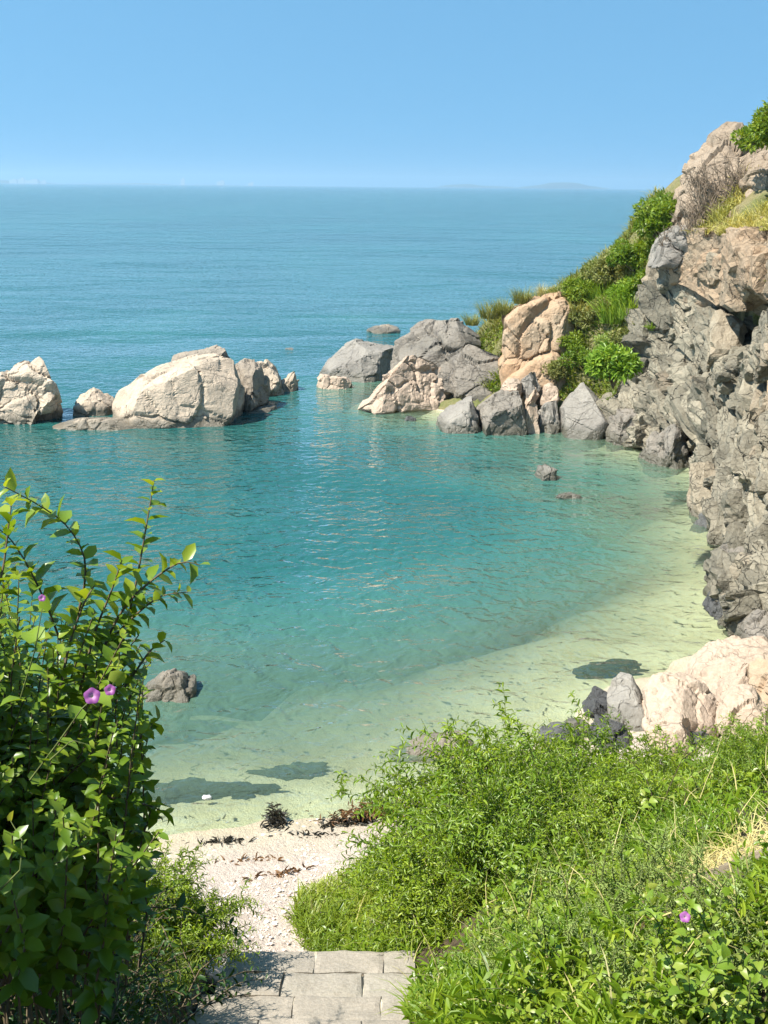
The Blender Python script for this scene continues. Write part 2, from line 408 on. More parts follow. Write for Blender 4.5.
SHORE = np.array([(-60, -30), (-40, -5), (-12, 6), (-5, 9.5), (-2.6, 10.5), (-1.2, 11.0), (.2, 11.5), (1.6, 12.6), (3.1, 14.2), (4.6, 15.5), (5.9, 16.4),
                  (5.7, 18.1), (6.6, 19.8), (7.2, 21.6), (7.9, 25), (8.1, 28), (7.4, 30.5), (6.6, 32.3), (5.4, 32.9), (3.4, 33.9), (.6, 36), (-.6, 37), (.5, 38.5),
                  (3, 41), (8, 46), (20, 50), (60, 52), (60, -60), (-60, -60)], float)
def sdist(x, y):
    """+ on land, - at sea"""
    P = np.stack([np.ravel(x), np.ravel(y)], 1); n = len(SHORE)
    best = np.full(len(P), 9e9); ins = np.zeros(len(P), bool)
    for i in range(n):
        a, b = SHORE[i], SHORE[(i+1) % n]; ab = b-a
        tt = np.clip(((P-a)@ab)/(ab@ab), 0, 1)
        best = np.minimum(best, np.linalg.norm(P-a-tt[:, None]*ab, axis=1))
        c = (a[1] > P[:, 1]) != (b[1] > P[:, 1])
        xi = a[0]+(P[:, 1]-a[1])*ab[0]/(ab[1] if abs(ab[1]) > 1e-9 else 1e-9)
        ins ^= c & (P[:, 0] < xi)
    return np.where(ins, best, -best).reshape(np.shape(x))
BANK = rbf([(-.55, -6, 7), (-.55, 0, 5.35), (-.55, 3, 3.45), (-.55, 5, 2.25), (-.55, 6.3, 1.35), (-.55, 7.0, 1.0), (-.75, 7.7, .42), (-1.1, 8.6, .25), (-1.2, 10, -.1), (.3, 10.6, -.1),
            (1, 3.1, 4.1), (1.7, 4.6, 3.8), (3, 4, 4.4), (6, 4, 5.0), (1.9, 8, 1.9), (.9, 7.2, 1.7), (.4, 8.4, .8), (-.2, 8.5, .45), (.35, 6.6, 1.5), (3.5, 9, 1.9), (1.2, 10, .7), (3, 11, .6), (5, 10.5, 1.6),
            (8, 10, 4.5), (8, 12.5, 2.4), (4, 13, -.3), (2, 12, -.3), (5.5, 15, .2), (7, 16, .4), (0, -5, 7), (5, -3, 6.6), (-5, -3, 6.6), (10, 3, 6), (15, 10, 7),
            (-1.6, 3, 4.0), (-3, 3, 4.6), (-1.75, 6.5, 1.75), (-3, 7, 2.4), (-2.4, 8.8, .8), (-4, 9, .9), (-3.2, 10.3, -.2), (-6, 7, 2.5), (-6, 9.6, -.1), (-12, 6, -.1), (-10, 2, 5), (-14, 0, 5), (-12, 8, -1), (0, 13, -1.5), (-5, 12, -1.5)], .01)
def ground_z(x, y):
    x = np.asarray(x, float); y = np.asarray(y, float)
    d = sdist(x, y)
    s = np.maximum(-d, 0); pn_ = np.stack([x.ravel(), y.ravel(), 0*x.ravel()], 1)
    s = s*(1+.38*fbm(pn_*.30, 3, 19).reshape(x.shape))
    sea = -np.minimum(.10*s+.032*s*s, 7.5*(1-np.exp(-s/9)))
    sea = sea*(1+1.9*np.clip((y-17)/6, 0, 1)+1.6*np.clip((y-30.5)/2, 0, 1)); sea = np.maximum(sea, -7.0)
    beach = .13*np.minimum(np.maximum(d, 0), 3)
    z = np.where(d > 0, beach, sea)
    near = y < 17
    bk = np.where(near, BANK(np.clip(x, -16, 16), np.clip(y, -6, 17)), -5)
    bk = np.where(d > .15, bk, -5)
    k = .12
    soil = np.clip((bk-z-.25)/.25, 0, 1)
    z = np.where(bk > z-1, np.log(np.exp(np.clip(bk/k, -50, 200))+np.exp(np.clip(z/k, -50, 200)))*k, z)
    return z, soil
def axis(lo, hi, step, outs_lo, outs_hi):
    return np.array(outs_lo + list(np.arange(lo, hi+1e-6, step)) + outs_hi)
BARE = (2.03, 5.16)            # trodden dry patch on the right bank
xs = axis(-13, 13, .11, [-11800, -5000, -1500, -400, -150, -80, -50, -35, -25, -18], [16, 22, 30, 45, 80, 150, 400, 1500, 5000, 11800])
ys = axis(-4, 37, .11, [-60, -40, -25, -14, -8], [38.5, 41, 45, 50, 60, 80, 120, 250, 700, 2500, 6000, 11800])
X, Y = np.meshgrid(xs, ys, indexing='ij')
Z, soil = ground_z(X, Y)
Pn = np.stack([X.ravel(), Y.ravel(), np.zeros(X.size)], 1)
Z = Z + np.where((np.abs(X) < 14) & (Y < 38), (fbm(Pn*1.3, 4, 3)*.06).reshape(X.shape)*np.clip(.35+soil, 0, 1), 0)
# the stone path lies in a shallow bed
onp = (np.abs(X+.55) < .85) & (Y < 7.2) & (Y > -5)
Z = np.where(onp, Z-.22, Z)
V = np.stack([X.ravel(), Y.ravel(), Z.ravel()], 1)
g = mesh_obj('ground', V, [grid_faces(len(xs), len(ys))], MAT['ground'], smooth=True, attrs={'soil': np.clip(soil+0*X, 0, 1).ravel(), 'bare': np.clip(1.6-1.2*np.hypot((X-BARE[0])/.85, (Y-BARE[1])/.65), 0, 1).ravel()})
tag(g, 'pale sandy cove floor, beach and earth banks', None, kind='structure')
def gz(x, y): return float(ground_z(np.array([x]), np.array([y]))[0][0])

# sea
xs = axis(-14, 10, .3, [-11800, -5000, -1500, -500, -200, -100, -60, -40, -28, -20], [12, 16, 22, 30, 45, 80, 200, 500, 1500, 5000, 11800])
ys = axis(8, 48, .3, [-55, -30, -10, 0, 5], [50, 54, 60, 75, 100, 150, 250, 500, 1200, 3000, 6000, 11800])
X, Y = np.meshgrid(xs, ys, indexing='ij')
d = -sdist(X, Y)
Z, _ = ground_z(X, Y)
Pn = np.stack([X.ravel(), Y.ravel(), np.zeros(X.size)], 1)
kb = np.ones(9)/9; Z = np.minimum(Z, .12)
Zb = np.apply_along_axis(lambda a_: np.convolve(np.pad(a_, 4, mode='edge'), kb, 'valid'), 0, Z); Zb = np.apply_along_axis(lambda a_: np.convolve(np.pad(a_, 4, mode='edge'), kb, 'valid'), 1, Zb)
Z = np.where((np.abs(X+2) < 11) & (Y > 9.5) & (Y < 46), Zb, Z); Z = np.minimum(Z, .5)
dep = np.clip(-Z, 0, 9)*(1+.45*fbm(Pn*.25, 4, 8).reshape(X.shape))
fc = grid_faces(len(xs), len(ys))
keep = (d.ravel()[fc] > -.8).any(1)
o = mesh_obj('water', np.stack([X.ravel(), Y.ravel(), 0*X.ravel()], 1), [fc[keep]], MAT['water'], smooth=True, attrs={'depth': dep.ravel()})
tag(o, 'turquoise sea water shading to pale green along the shore', None, kind='structure')

# ------------------------------------------------------------------ headland
HILL = rbf([(8.0, 30, 5.4), (8.5, 27, 5.7), (8.4, 24, 6.0), (7.9, 21, 6.2), (7.2, 18, 6.0), (7.7, 15.5, 5.6), (9.5, 14, 5.6),
            (8.2, 33, 5.7), (9.0, 33, 6.6), (9.8, 32, 7.4), (11, 31, 8.2), (9.0, 28.5, 6.2), (9.6, 27, 6.7), (14, 30, 9.6), (14, 22, 9.5), (11, 22, 8.2), (10, 18, 7.5), (14, 15, 8),
            (9, 38, 6), (10, 42, 4), (8, 46, -.5), (14, 46, 3), (18, 40, 8), (8.7, 37, 6.7), (7.7, 37, 5.4), (5.8, 37, 3.7), (4.6, 38, 3.0), (3.6, 38.2, 2.5), (3.4, 36.6, 1.2), (3.0, 36.2, .8), (1.8, 36.5, .2), (.5, 36.5, -.2), (7.0, 33.0, 2.0), (7.3, 33.3, 3.6), (7.7, 33.6, 5.0),
            (6.6, 32.7, .7), (5.5, 33.6, .8), (3.5, 34.2, .4), (2, 35, .0), (6.4, 34.5, 2.6), (6.9, 34.6, 3.4), (7.6, 34.5, 4.9), (5.6, 36, 3.2), (4.5, 35.2, 1.5), (4.5, 36.2, 2.2), (3, 41, -.3), (6, 42, .5), (2, 39, 0)], .01)
xs = np.linspace(.5, 18, 190); ys = np.linspace(13.2, 46, 330)
X, Y = np.meshgrid(xs, ys, indexing='ij'); Z = HILL(X, Y)
CLT = np.array([(9.5, 14), (7.9, 15.5), (7.45, 18), (8.15, 21), (8.65, 24), (8.75, 27), (8.25, 30), (7.75, 32.6)])
lim = np.interp(Y, CLT[:, 1], CLT[:, 0], left=9.5, right=-5)+.55; lim = np.where(Y > 30.2, 8.5, lim); lim = np.where(Y > 32.2, -5, lim)
Pn = np.stack([X.ravel(), Y.ravel(), Z.ravel()], 1)
Pd = fracture(Pn, np.array([[0., -.3, 1.]]), 1.6, .16, .5, .1, .12, s=31)
Pd = Pd+np.array([0, 0, 1])*(fbm(Pn*1.2, 4, 5)*.10)[:, None]
fc = grid_faces(len(xs), len(ys))
keep = (X.ravel()[fc] > lim.ravel()[fc]).all(1)
keep &= (Pd[:, 2][fc] > -1.2).any(1)
MAT['hillrock'] = MAT['pink']
fk = fc[keep]
ed = np.concatenate([fk[:, [0, 1]], fk[:, [1, 2]], fk[:, [2, 3]], fk[:, [3, 0]]])
key = np.sort(ed, axis=1); key = key[:, 0]*len(Pd)+key[:, 1]
_, inv, cnt = np.unique(key, return_inverse=True, return_counts=True)
eb = ed[cnt[inv] == 1]; vb = np.unique(eb); mp_ = np.full(len(Pd), -1); mp_[vb] = len(Pd)+np.arange(len(vb))
low = Pd[vb].copy(); low[:, 2] = -1.5
sk = np.stack([eb[:, 1], eb[:, 0], mp_[eb[:, 0]], mp_[eb[:, 1]]], 1)          # closes the land down to the sea floor
o = mesh_obj('hillside', np.concatenate([Pd, low]), [fk, sk], MAT['hill'], smooth=True)
tag(o, 'earthy headland slope above the cove', None, kind='structure')
def hz(x, y): return float(HILL(np.array([x]), np.array([y]))[0])

# cliff: a wall of fractured rock lofted from its foot to its crest
FOOT = np.array([(11.5, 12.2), (8.2, 14.0), (6.6, 15.6), (5.95, 17.0), (6.0, 18.4), (6.7, 20.0), (7.2, 21.6), (7.7, 24), (8.0, 26), (8.05, 28), (7.3, 30.4), (6.7, 32.0), (7.4, 33.6), (9.6, 34.2)])
CREST = np.array([(11.6, 14.5, 5.9), (9.3, 14.8, 5.7), (7.9, 16.2, 5.7), (7.5, 17.6, 5.95), (7.6, 19.0, 6.05), (7.9, 20.6, 6.3), (8.2, 22.0, 6.3), (8.5, 24.2, 6.25), (8.75, 26.2, 6.05), (8.6, 28.2, 5.85), (8.1, 30.4, 5.7), (7.6, 32.2, 5.35), (8.3, 33.2, 5.4), (10.2, 33.6, 5.6)])
def resample(P, n):
    P = np.asarray(P, float); L = np.concatenate([[0], np.cumsum(np.linalg.norm(np.diff(P, axis=0), axis=1))]); tt = np.linspace(0, L[-1], n)
    Q = np.stack([np.interp(tt, L, P[:, k]) for k in range(P.shape[1])], 1)
    return Q
NU, NV = 560, 250
def smooth_poly(P, n):
    u = np.linspace(0, 1, len(P)); uu = np.linspace(0, 1, n)
    Q = np.stack([np.interp(uu, u, P[:, k]) for k in range(P.shape[1])], 1)
    k = np.ones(25)/25
    Qp = np.pad(Q, ((12, 12), (0, 0)), mode='edge')
    return np.stack([np.convolve(Qp[:, c], k, 'valid') for c in range(P.shape[1])], 1)
f2 = smooth_poly(FOOT, NU); c3 = smooth_poly(CREST, NU)
v = np.linspace(0, 1, NV)
P = np.zeros((NU, NV, 3))
VW = .86                                   # share of the rows on the wall; the rest caps the top
tv = np.clip(v/VW, 0, 1)
ez = tv
P[:, :, 2] = -1.0+(c3[:, None, 2]+1.0)*ez[None]
lat = (np.clip((P[:, :, 2])/c3[:, None, 2], -.2, 1))
tan = np.gradient(f2, axis=0); tan /= np.linalg.norm(tan, axis=1)[:, None]
nrm = np.stack([-tan[:, 1], tan[:, 0]], 1)      # faces the water
for k in range(2):
    P[:, :, k] = f2[:, None, k]+(c3[:, None, k]-f2[:, None, k])*(np.maximum(lat, 0)**1.15+np.minimum(lat, 0))
cap = np.clip((v-VW)/(1-VW), 0, 1)
inw = -nrm
for k in range(2): P[:, :, k] += inw[:, None, k]*cap[None]*1.3
hh = HILL(P[:, :, 0], P[:, :, 1])
P[:, :, 2] = np.where(v[None] > VW, c3[:, None, 2]+(hh+.10-.3*np.clip(cap*1.5-.5, 0, 1)[None]-c3[:, None, 2])*np.clip(cap*2.5, 0, 1)[None], P[:, :, 2])
Pf = P.reshape(-1, 3)
N = np.zeros((NU, NV, 3)); N[:, :, 0] = nrm[:, None, 0]; N[:, :, 1] = nrm[:, None, 1]; N[:, :, 2] = .25
wall = np.where(v > VW, np.clip(1-cap*1.0, .15, 1), 1.0)
Nf = (N*wall[None, :, None]).reshape(-1, 3)
Rm = rotm(R(28), R(-22), R(15))
Pf = Pf+Nf*(fbm(Pf*.45, 3, 41)*.40)[:, None]
Pf = fracture(Pf, Nf, 1.8, .22, .4, .15, .07, (1, .9, 1.2), Rm, 61, warp=.10)
Pf = fracture(Pf, Nf, .6, .08, .5, .08, .09, (1.2, 1, .85), Rm, 71, warp=.12)
HOLLOW = [  # y, z, radius y, radius z, depth of the hollows under the overhangs
    (26.4, 4.1, 1.7, .66, 1.7), (28.6, 4.4, .9, .42, 1.1), (24.6, 3.9, .5, .9, .6), (29.6, 2.7, .5, .45, .6), (27.4, 2.9, .7, .35, .6), (20.6, 2.35, 1.0, .55, .9), (19.6, 1.2, .6, .45, .6), (18.0, .9, .5, .4, .5), (23.5, 3.0, .8, .3, .5), (25.5, 1.7, .7, .25, .4)]
def hollow(Q):
    o = np.zeros(len(Q))
    for (cy_, cz_, ry, rz_, dp) in HOLLOW:
        e = ((Q[:, 1]-cy_)/ry)**2+((Q[:, 2]-cz_)/rz_)**2+vnoise(Q*2.2, 7)*.5
        o += dp*np.exp(-np.clip(e, 0, 30)**1.5)
    return o
hol = hollow(Pf)
Pf = Pf-Nf*(hol+.20)[:, None]
def warm_at(Q):
    return np.clip(.95*np.clip((Q[:, 2]-4.2)/.8, 0, 1)*np.clip((Q[:, 1]-19)/3, 0, 1)+np.exp(-(((Q[:, 1]-21.3)/1.3)**2+((Q[:, 2]-3.2)/.6)**2)), 0, 1)
ca = Acc(); ca.add(Pf, [grid_faces(NU, NV)], warm=warm_at(Pf)*.8, block=.3)
def chisel(P, s, k=22, q=(.86, .97), keep=.9, flat=None):
    """knock flat faces off a boulder along random planes"""
    r = np.random.default_rng(1000+s)
    for i in range(k):
        n = r.normal(size=3); n[2] = abs(n[2])*.8 if r.random() < .6 else n[2]
        n /= np.linalg.norm(n)
        h = P@n; o = h.min()+(h.max()-h.min())*r.uniform(*q)
        P = P-np.maximum(h-o, 0)[:, None]*n*keep
    return P
# angular joint blocks standing out of the wall
rb = np.random.default_rng(77)
Pg = Pf.reshape(NU, NV, 3); Hg = hol.reshape(NU, NV)
def block(c, t, n, dims, rolla, s, sub, wm):
    D, Fc = ico(sub)
    m_ = (np.abs(D)**14).sum(1)**(1/14); B = D/m_[:, None]*dims*.5
    B = chisel(B, s, 6, (.74, .97), 1.0)
    B = B+D*(fbm(B*5+s*1.7, 3, 3)*.022*dims.min()/.4)[:, None]
    q_ = rotm(*(rb.normal(size=3)*np.array([.09, .08, .11])))
    B = B@q_.T
    ct, st = math.cos(rolla), math.sin(rolla); u_ = np.array([0, 0, 1.])
    a1 = t*ct+u_*st; a3 = -t*st+u_*ct
    W = c+B[:, 0:1]*a1+B[:, 1:2]*n+B[:, 2:3]*a3
    ca.add(W, [Fc], warm=np.broadcast_to(wm, (len(W),)), block=rb.random())
cnt_ = 0
for k in range(2100):
    i = rb.integers(8, NU-8); j = rb.integers(int(NV*.10), int(NV*.90))
    c = Pg[i, j]
    if Hg[i, j] > .22 or c[2] < -.4: continue
    n = np.array([nrm[i, 0], nrm[i, 1], 0.]); t_ = np.array([-n[1], n[0], 0.])
    if t_[1] < 0: t_ = -t_
    upz = np.clip((c[2]-3.6)/1.0, 0, 1); big_ = k < 750
    sz = rb.uniform(.9, 1.6) if big_ else rb.uniform(.35, .8)
    if c[2] > 5.6: sz *= .7
    dims = np.array([rb.uniform(1.0, 1.7), .6, rb.uniform(.28, .6)+.35*upz])*sz
    off = rb.uniform(-.16, .15)*(1-.6*upz)*(1.3 if big_ else 1.0)
    rolla = (R(48)*(1-upz)*(.35+.65*rb.random())+R(6)*rb.normal())*(1 if rb.random() > .22 else -.8)
    wm = float(np.clip(warm_at(c[None])[0]*rb.uniform(.5, 1.2)+(.25 if rb.random() < .07 else 0), 0, 1))
    block(c+n*(off+.10-.22*sz), t_, n, dims, rolla, k, 4 if k < 480 else 3, wm); cnt_ += 1
# bedding that runs on from block to block: thin dipping beds weathered in and out, with open joints between
Vc = np.concatenate(ca.V); al = R(38)
sb = (Vc[:, 2]*math.cos(al)-Vc[:, 1]*math.sin(al))*3.6+.8*vnoise(Vc*.9, 33)+.25*vnoise(Vc*3.1, 34)
lay = np.floor(sb); fr_ = sb-lay; edge_ = np.minimum(fr_, 1-fr_)
upz_ = np.clip((Vc[:, 2]-4.0)/.8, 0, 1)
dsp = (h3(lay, lay*0, lay*0, 5)-.5)*.13-.07*np.exp(-(edge_/.10)**2)
jb = (Vc[:, 1]*math.cos(al)+Vc[:, 2]*math.sin(al))*1.9+.5*vnoise(Vc*1.3, 35)+h3(lay, lay*0, lay*0, 6)*.7
jl = np.floor(jb); jf = jb-jl; dsp += (h3(jl, lay, lay*0, 7)-.5)*.12-.06*np.exp(-(np.minimum(jf, 1-jf)/.06)**2)
dsp = dsp*(1-.65*upz_)+fbm(Vc*7, 2, 36)*.012
ny = np.interp(Vc[:, 1], f2[20:-60:10, 1], nrm[20:-60:10, 0]); nx_ = np.stack([ny, -.25+0*ny, .15+0*ny], 1)
Vc = Vc+nx_/np.linalg.norm(nx_, axis=1)[:, None]*dsp[:, None]
ca.V = [Vc]
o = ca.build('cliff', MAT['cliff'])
tag(o, 'fractured grey cliff with dark overhangs and rusty patches', None, kind='structure')

# ------------------------------------------------------------------ rocks
def poly_rock(name, poly, Yw, thick, mat, label, cat='rock', n=3.2, lean=.25, sub=5, size=.7, amp=.10, crack=.07, rough=.02, s=0, group=None, bottom=-.5, stretch=(1, 1, 1), rot=(.4, .3, .2), parent=None, onz=None, tilt=.7, big=None, cuts=16, cutq=(.80, .975)):
    """a boulder: its outline is read off the photograph at the distance of its waterline, then given its own thickness"""
    Yc = Yw+thick*.75
    pp = np.array([at_y(px, py, Yc) for px, py in poly])[:, [0, 2]]
    if onz is None:
        lowm = pp[:, 1] < pp[:, 1].min()+.3*(pp[:, 1].max()-pp[:, 1].min())
        pp[lowm, 1] = np.minimum(pp[lowm, 1], bottom)
    else:
        lowm = pp[:, 1] < pp[:, 1].min()+.25*(pp[:, 1].max()-pp[:, 1].min()); pp[lowm, 1] -= .2
    c = (pp.min(0)+pp.max(0))/2; c = .5*c+.5*pp.mean(0)
    D, Fc = ico(sub)
    th = np.linspace(-math.pi, math.pi, 721); rad = np.zeros(721)
    q = pp-c; m = len(q)
    for i in range(m):
        a, b = q[i], q[(i+1) % m]; e = b-a
        dx, dz = np.cos(th), np.sin(th)
        den = dx*e[1]-dz*e[0]; den = np.where(np.abs(den) < 1e-9, 1e-9, den)
        tt = (a[0]*e[1]-a[1]*e[0])/den; uu = (a[0]*dz-a[1]*dx)/den
        ok = (tt > 0) & (uu >= -1e-6) & (uu <= 1+1e-6)
        rad = np.where(ok, np.maximum(rad, tt), rad)
    rad[rad == 0] = rad[rad > 0].min()
    rho = np.hypot(D[:, 0], D[:, 2]); ang = np.arctan2(D[:, 2], D[:, 0]); Rr = np.interp(ang, th, rad)
    mm = (rho**n+np.abs(D[:, 1])**n)**(1/n)
    P = np.stack([c[0]+Rr*rho/mm*np.cos(ang), Yc+thick*D[:, 1]/mm, c[1]+Rr*rho/mm*np.sin(ang)], 1)
    ztop = pp[:, 1].max()
    P[:, 1] -= lean*(ztop-P[:, 2])*np.clip(-D[:, 1]/mm+.3, 0, 1)
    N = D/np.array([1, 1, 1]); 
    H = np.ptp(pp, axis=0).min()
    Rm = rotm(*rot)
    P = P+N*(fbm(P*.8/size+s*3.1, 2, s)*amp*.6)[:, None]
    lo, hi = P.min(0), P.max(0)
    P = chisel(P, s, cuts, q=cutq, keep=1.0)
    l2, h2 = P.min(0), P.max(0)
    P = lo+(P-l2)*(hi-lo)/(h2-l2)
    if big: P = fracture(P, N, big[0], big[1], .5, big[2], .07, stretch, Rm, s+100)
    P = fracture(P, N, size, amp*.55, tilt, crack*.5, .06, stretch, Rm, s+200, warp=.1)
    P = fracture(P, N, size*.4, amp*.16, tilt, crack*.12, .08, stretch, Rm, s+300, warp=.1)
    P = P+N*(fbm(P*5, 4, s+5)*rough*.8)[:, None]
    org = np.array([c[0], Yc, 0 if onz is None else pp[:, 1].min()])
    o = mesh_obj(name, P-org, [Fc], MAT[mat], parent, smooth=False)
    o.location = org
    return tag(o, label, cat, group)
def wl(py, z=0.0): return float(at_z(384, py, z)[1])

poly_rock('boulder', [(-30, 395), (-12, 374), (8, 370), (20, 364), (38, 357), (54, 361), (62, 372), (66, 400), (69, 420), (0, 426), (-30, 426)], wl(423), 1.1, 'cream', 'tall cream boulder cut off by the left edge of the photo, standing in the sea', n=5, sub=6, size=1.0, amp=.12, s=1, big=(1.3, .10, .14), cuts=12)
poly_rock('boulder', [(75, 408), (77, 393), (84, 389), (100, 392), (113, 400), (117, 412), (98, 418), (78, 417)], wl(417), .6, 'cream', 'small low tan boulder alone in the gap between the two big sea rocks', sub=5, size=.5, amp=.07, s=3)
poly_rock('boulder', [(115, 402), (119, 391), (130, 386), (145, 374), (163, 366), (192, 358), (216, 354), (236, 356), (242, 366), (240, 392), (236, 423), (180, 426), (118, 420)], wl(424), 1.3, 'cream', 'largest smooth cream boulder of the sea rocks with a broad sunlit front face', n=5, lean=.35, sub=6, size=1.5, amp=.08, crack=.05, s=4, tilt=.5, cuts=12, cutq=(.88, .985), big=(2.2, .08, .1))
poly_rock('boulder', [(148, 385), (160, 363), (186, 353), (214, 346), (236, 349), (246, 358), (250, 400), (150, 402)], wl(404), 1.3, 'creamdark', 'weathered brown ridge rock rising behind the largest cream boulder', sub=6, size=.8, amp=.10, s=5)
poly_rock('boulder', [(234, 366), (244, 360), (258, 362), (266, 372), (268, 392), (264, 412), (238, 415)], wl(411), .9, 'creamdark', 'upright blocky boulder at the right end of the largest cream boulder', n=4, sub=5, size=.6, amp=.09, s=6)
poly_rock('boulder', [(246, 370), (258, 361), (276, 365), (285, 374), (284, 394), (250, 398)], wl(396), .8, 'cream', 'pale squat boulder second from the right end of the sea rocks', n=3.6, sub=5, size=.5, amp=.08, s=7)
poly_rock('boulder', [(279, 376), (285, 371), (296, 374), (298, 384), (296, 393), (280, 394)], wl(392), .5, 'cream', 'small end boulder at the right tip of the sea rocks', sub=4, size=.4, amp=.06, s=8)
poly_rock('rock_ledge', [(36, 431), (60, 426), (82, 418), (100, 416), (122, 416), (146, 424), (148, 434), (90, 437), (40, 434)], wl(432), .7, 'cream', 'flat low cream ledge awash in front of the sea rocks', 'rock', n=2.6, sub=5, size=.6, amp=.05, s=9, bottom=-.3)
poly_rock('boulder', [(138, 424), (143, 410), (160, 403), (172, 406), (180, 416), (180, 430), (140, 431)], wl(428), .55, 'cream', 'low rounded boulder at the foot of the largest cream boulder', sub=5, size=.5, amp=.07, s=10)
poly_rock('rock_ledge', [(236, 413), (262, 408), (278, 406), (276, 414), (240, 420)], wl(414), .5, 'creamdark', 'brown half sunken ledge off the right end of the sea rocks', 'rock', sub=4, size=.5, amp=.04, s=11, bottom=-.3)
poly_rock('rock_islet', [(366, 331), (374, 326), (388, 325), (400, 329), (398, 334), (370, 335)], wl(333), .9, 'creamdark', 'small flat brown islet alone in the open sea beyond the headland tip', 'rock', sub=4, size=.6, amp=.05, s=12, bottom=-.4)
poly_rock('rock_islet', [(267, 352), (276, 349.5), (292, 349), (299, 350.5), (292, 354), (270, 354)], wl(352), .8, 'cream', 'pale rock barely breaking the surface beyond the right tip of the sea rocks', 'rock', sub=4, size=.6, amp=.03, s=13, bottom=-.4)
# headland tip
poly_rock('boulder', [(313, 372), (318, 360), (335, 355), (345, 347), (357, 342), (372, 344), (395, 347), (400, 360), (392, 378), (330, 381)], wl(379), 1.3, 'palegrey', 'low pale grey rock forming the seaward tip of the headland', n=2.8, lean=.5, sub=6, size=.9, amp=.09, s=14)
poly_rock('boulder', [(312, 386), (318, 378), (332, 375), (346, 376), (352, 384), (348, 391), (318, 391)], wl(389), .5, 'pink', 'small pinkish boulder in the water at the headland tip', sub=5, size=.4, amp=.06, s=15)
poly_rock('boulder', [(380, 368), (398, 352), (425, 340), (455, 326), (474, 319), (490, 322), (506, 336), (510, 365), (500, 385), (440, 392), (390, 388)], wl(396), 1.7, 'grey', 'large cracked grey slab sloping down to the sea left of the orange granite block', n=2.8, lean=.55, sub=6, size=1.1, amp=.14, crack=.09, s=16, big=(1.8, .14, .14), stretch=(1.4, 1, .6))
poly_rock('boulder', [(366, 398), (362, 388), (380, 368), (402, 356), (424, 352), (446, 362), (450, 384), (440, 408), (400, 412), (368, 408)], wl(408), 1.1, 'pink', 'cream sloping slab at the waterline below the large grey slab', n=2.8, lean=.5, sub=6, size=.8, amp=.10, s=17, big=(1.2, .1, .1))
poly_rock('boulder', [(440, 384), (446, 362), (470, 345), (500, 350), (506, 372), (500, 396), (470, 404), (442, 402)], wl(407), 1.0, 'grey', 'square grey block on the right of the cream waterline slab', n=4, lean=.25, sub=6, size=.8, amp=.09, s=18, stretch=(1.4, 1, .7))
poly_rock('boulder', [(436, 426), (440, 410), (452, 402), (470, 396), (480, 402), (482, 430), (440, 431)], wl(429), .8, 'palegrey', 'sloping grey waterline boulder at the left of a split pair under the square block', n=3.2, lean=.45, sub=5, size=.8, amp=.07, s=19)
poly_rock('boulder', [(478, 404), (486, 396), (500, 389), (514, 390), (520, 400), (526, 428), (482, 432)], wl(430), .8, 'grey', 'rounded grey waterline boulder at the right of the split pair under the square block', n=3.2, lean=.4, sub=5, size=.6, amp=.08, s=20)
poly_rock('boulder', [(558, 430), (562, 404), (572, 388), (590, 383), (604, 382), (606, 394), (602, 418), (592, 434), (562, 435)], wl(433), .8, 'palegrey', 'big leaning flat faced boulder on the shore between the split pair and the cliff', n=4.2, lean=.3, sub=6, size=1.3, amp=.05, crack=.03, s=21, rough=.015)
oz = 1
poly_rock('granite_block', [(500, 388), (500, 350), (502, 316), (514, 304), (540, 297), (564, 295), (572, 306), (571, 340), (572, 388), (540, 392)], 34.9, 1.0, 'orange', 'large orange granite block on the slope with grass on its top', 'rock', cuts=6, cutq=(.9, .985), n=8, lean=.2, sub=6, size=1.1, amp=.09, crack=.08, s=27, onz=1, big=(1.5, .12, .16))
poly_rock('granite_block', [(506, 390), (508, 364), (528, 358), (552, 352), (566, 362), (564, 388), (538, 396)], 34.2, .55, 'orange', 'lower orange granite block at the foot of the large one', 'rock', cuts=10, n=5, lean=.3, sub=5, size=.8, amp=.08, s=23, onz=1)
poly_rock('boulder', [(588, 346), (592, 330), (604, 323), (616, 325), (623, 336), (620, 348)], 34.4, .6, 'pink', 'pale pink boulder half buried among shrubs high on the slope', n=3, sub=5, size=.5, amp=.07, s=24, onz=1)
for i, (x0, x1, y0, y1, m, lab) in enumerate([
        (503, 522, 376, 394, 'pink', 'pale rubble stone just below the lower orange granite block at its left corner'),
        (520, 541, 372, 392, 'palegrey', 'squarish rubble stone in front of the lower orange granite block'),
        (506, 522, 392, 408, 'palegrey', 'small rubble stone behind the rounded grey boulder of the split pair'),
        (522, 540, 400, 426, 'pink', 'upright rubble stone standing at the water right of the split pair'),
        (538, 560, 400, 420, 'palegrey', 'flat topped rubble stone against the left side of the leaning boulder'),
        (540, 558, 384, 400, 'pink', 'rubble stone below the shrubs, uphill left of the leaning boulder'),
        (524, 538, 388, 402, 'pink', 'fist sized looking rubble stone midway down the rubble slope'),
        (543, 560, 416, 429, 'palegrey', 'low wet rubble stone touching the water beside the leaning boulder'),
        (606, 624, 396, 414, 'palegrey', 'angular rubble stone right of the leaning boulder at the cliff foot'),
        (600, 616, 412, 432, 'grey', 'dark rubble stone at the water between the leaning boulder and the cliff')]):
    xm = (x0+x1)/2
    poly_rock('stone', [(x0, y1-2), (x0+2, y0+5), (xm-2, y0), (x1-3, y0+3), (x1, y1-4), (xm, y1+2)], wl(424)+(428-y1)*.03-1.0, .36, m, lab, 'stone', n=3.6, sub=4, size=.35, amp=.06, crack=.03, s=30+i, group='rubble stones below the headland slope', onz=1 if y1 < 420 else None, lean=.2)
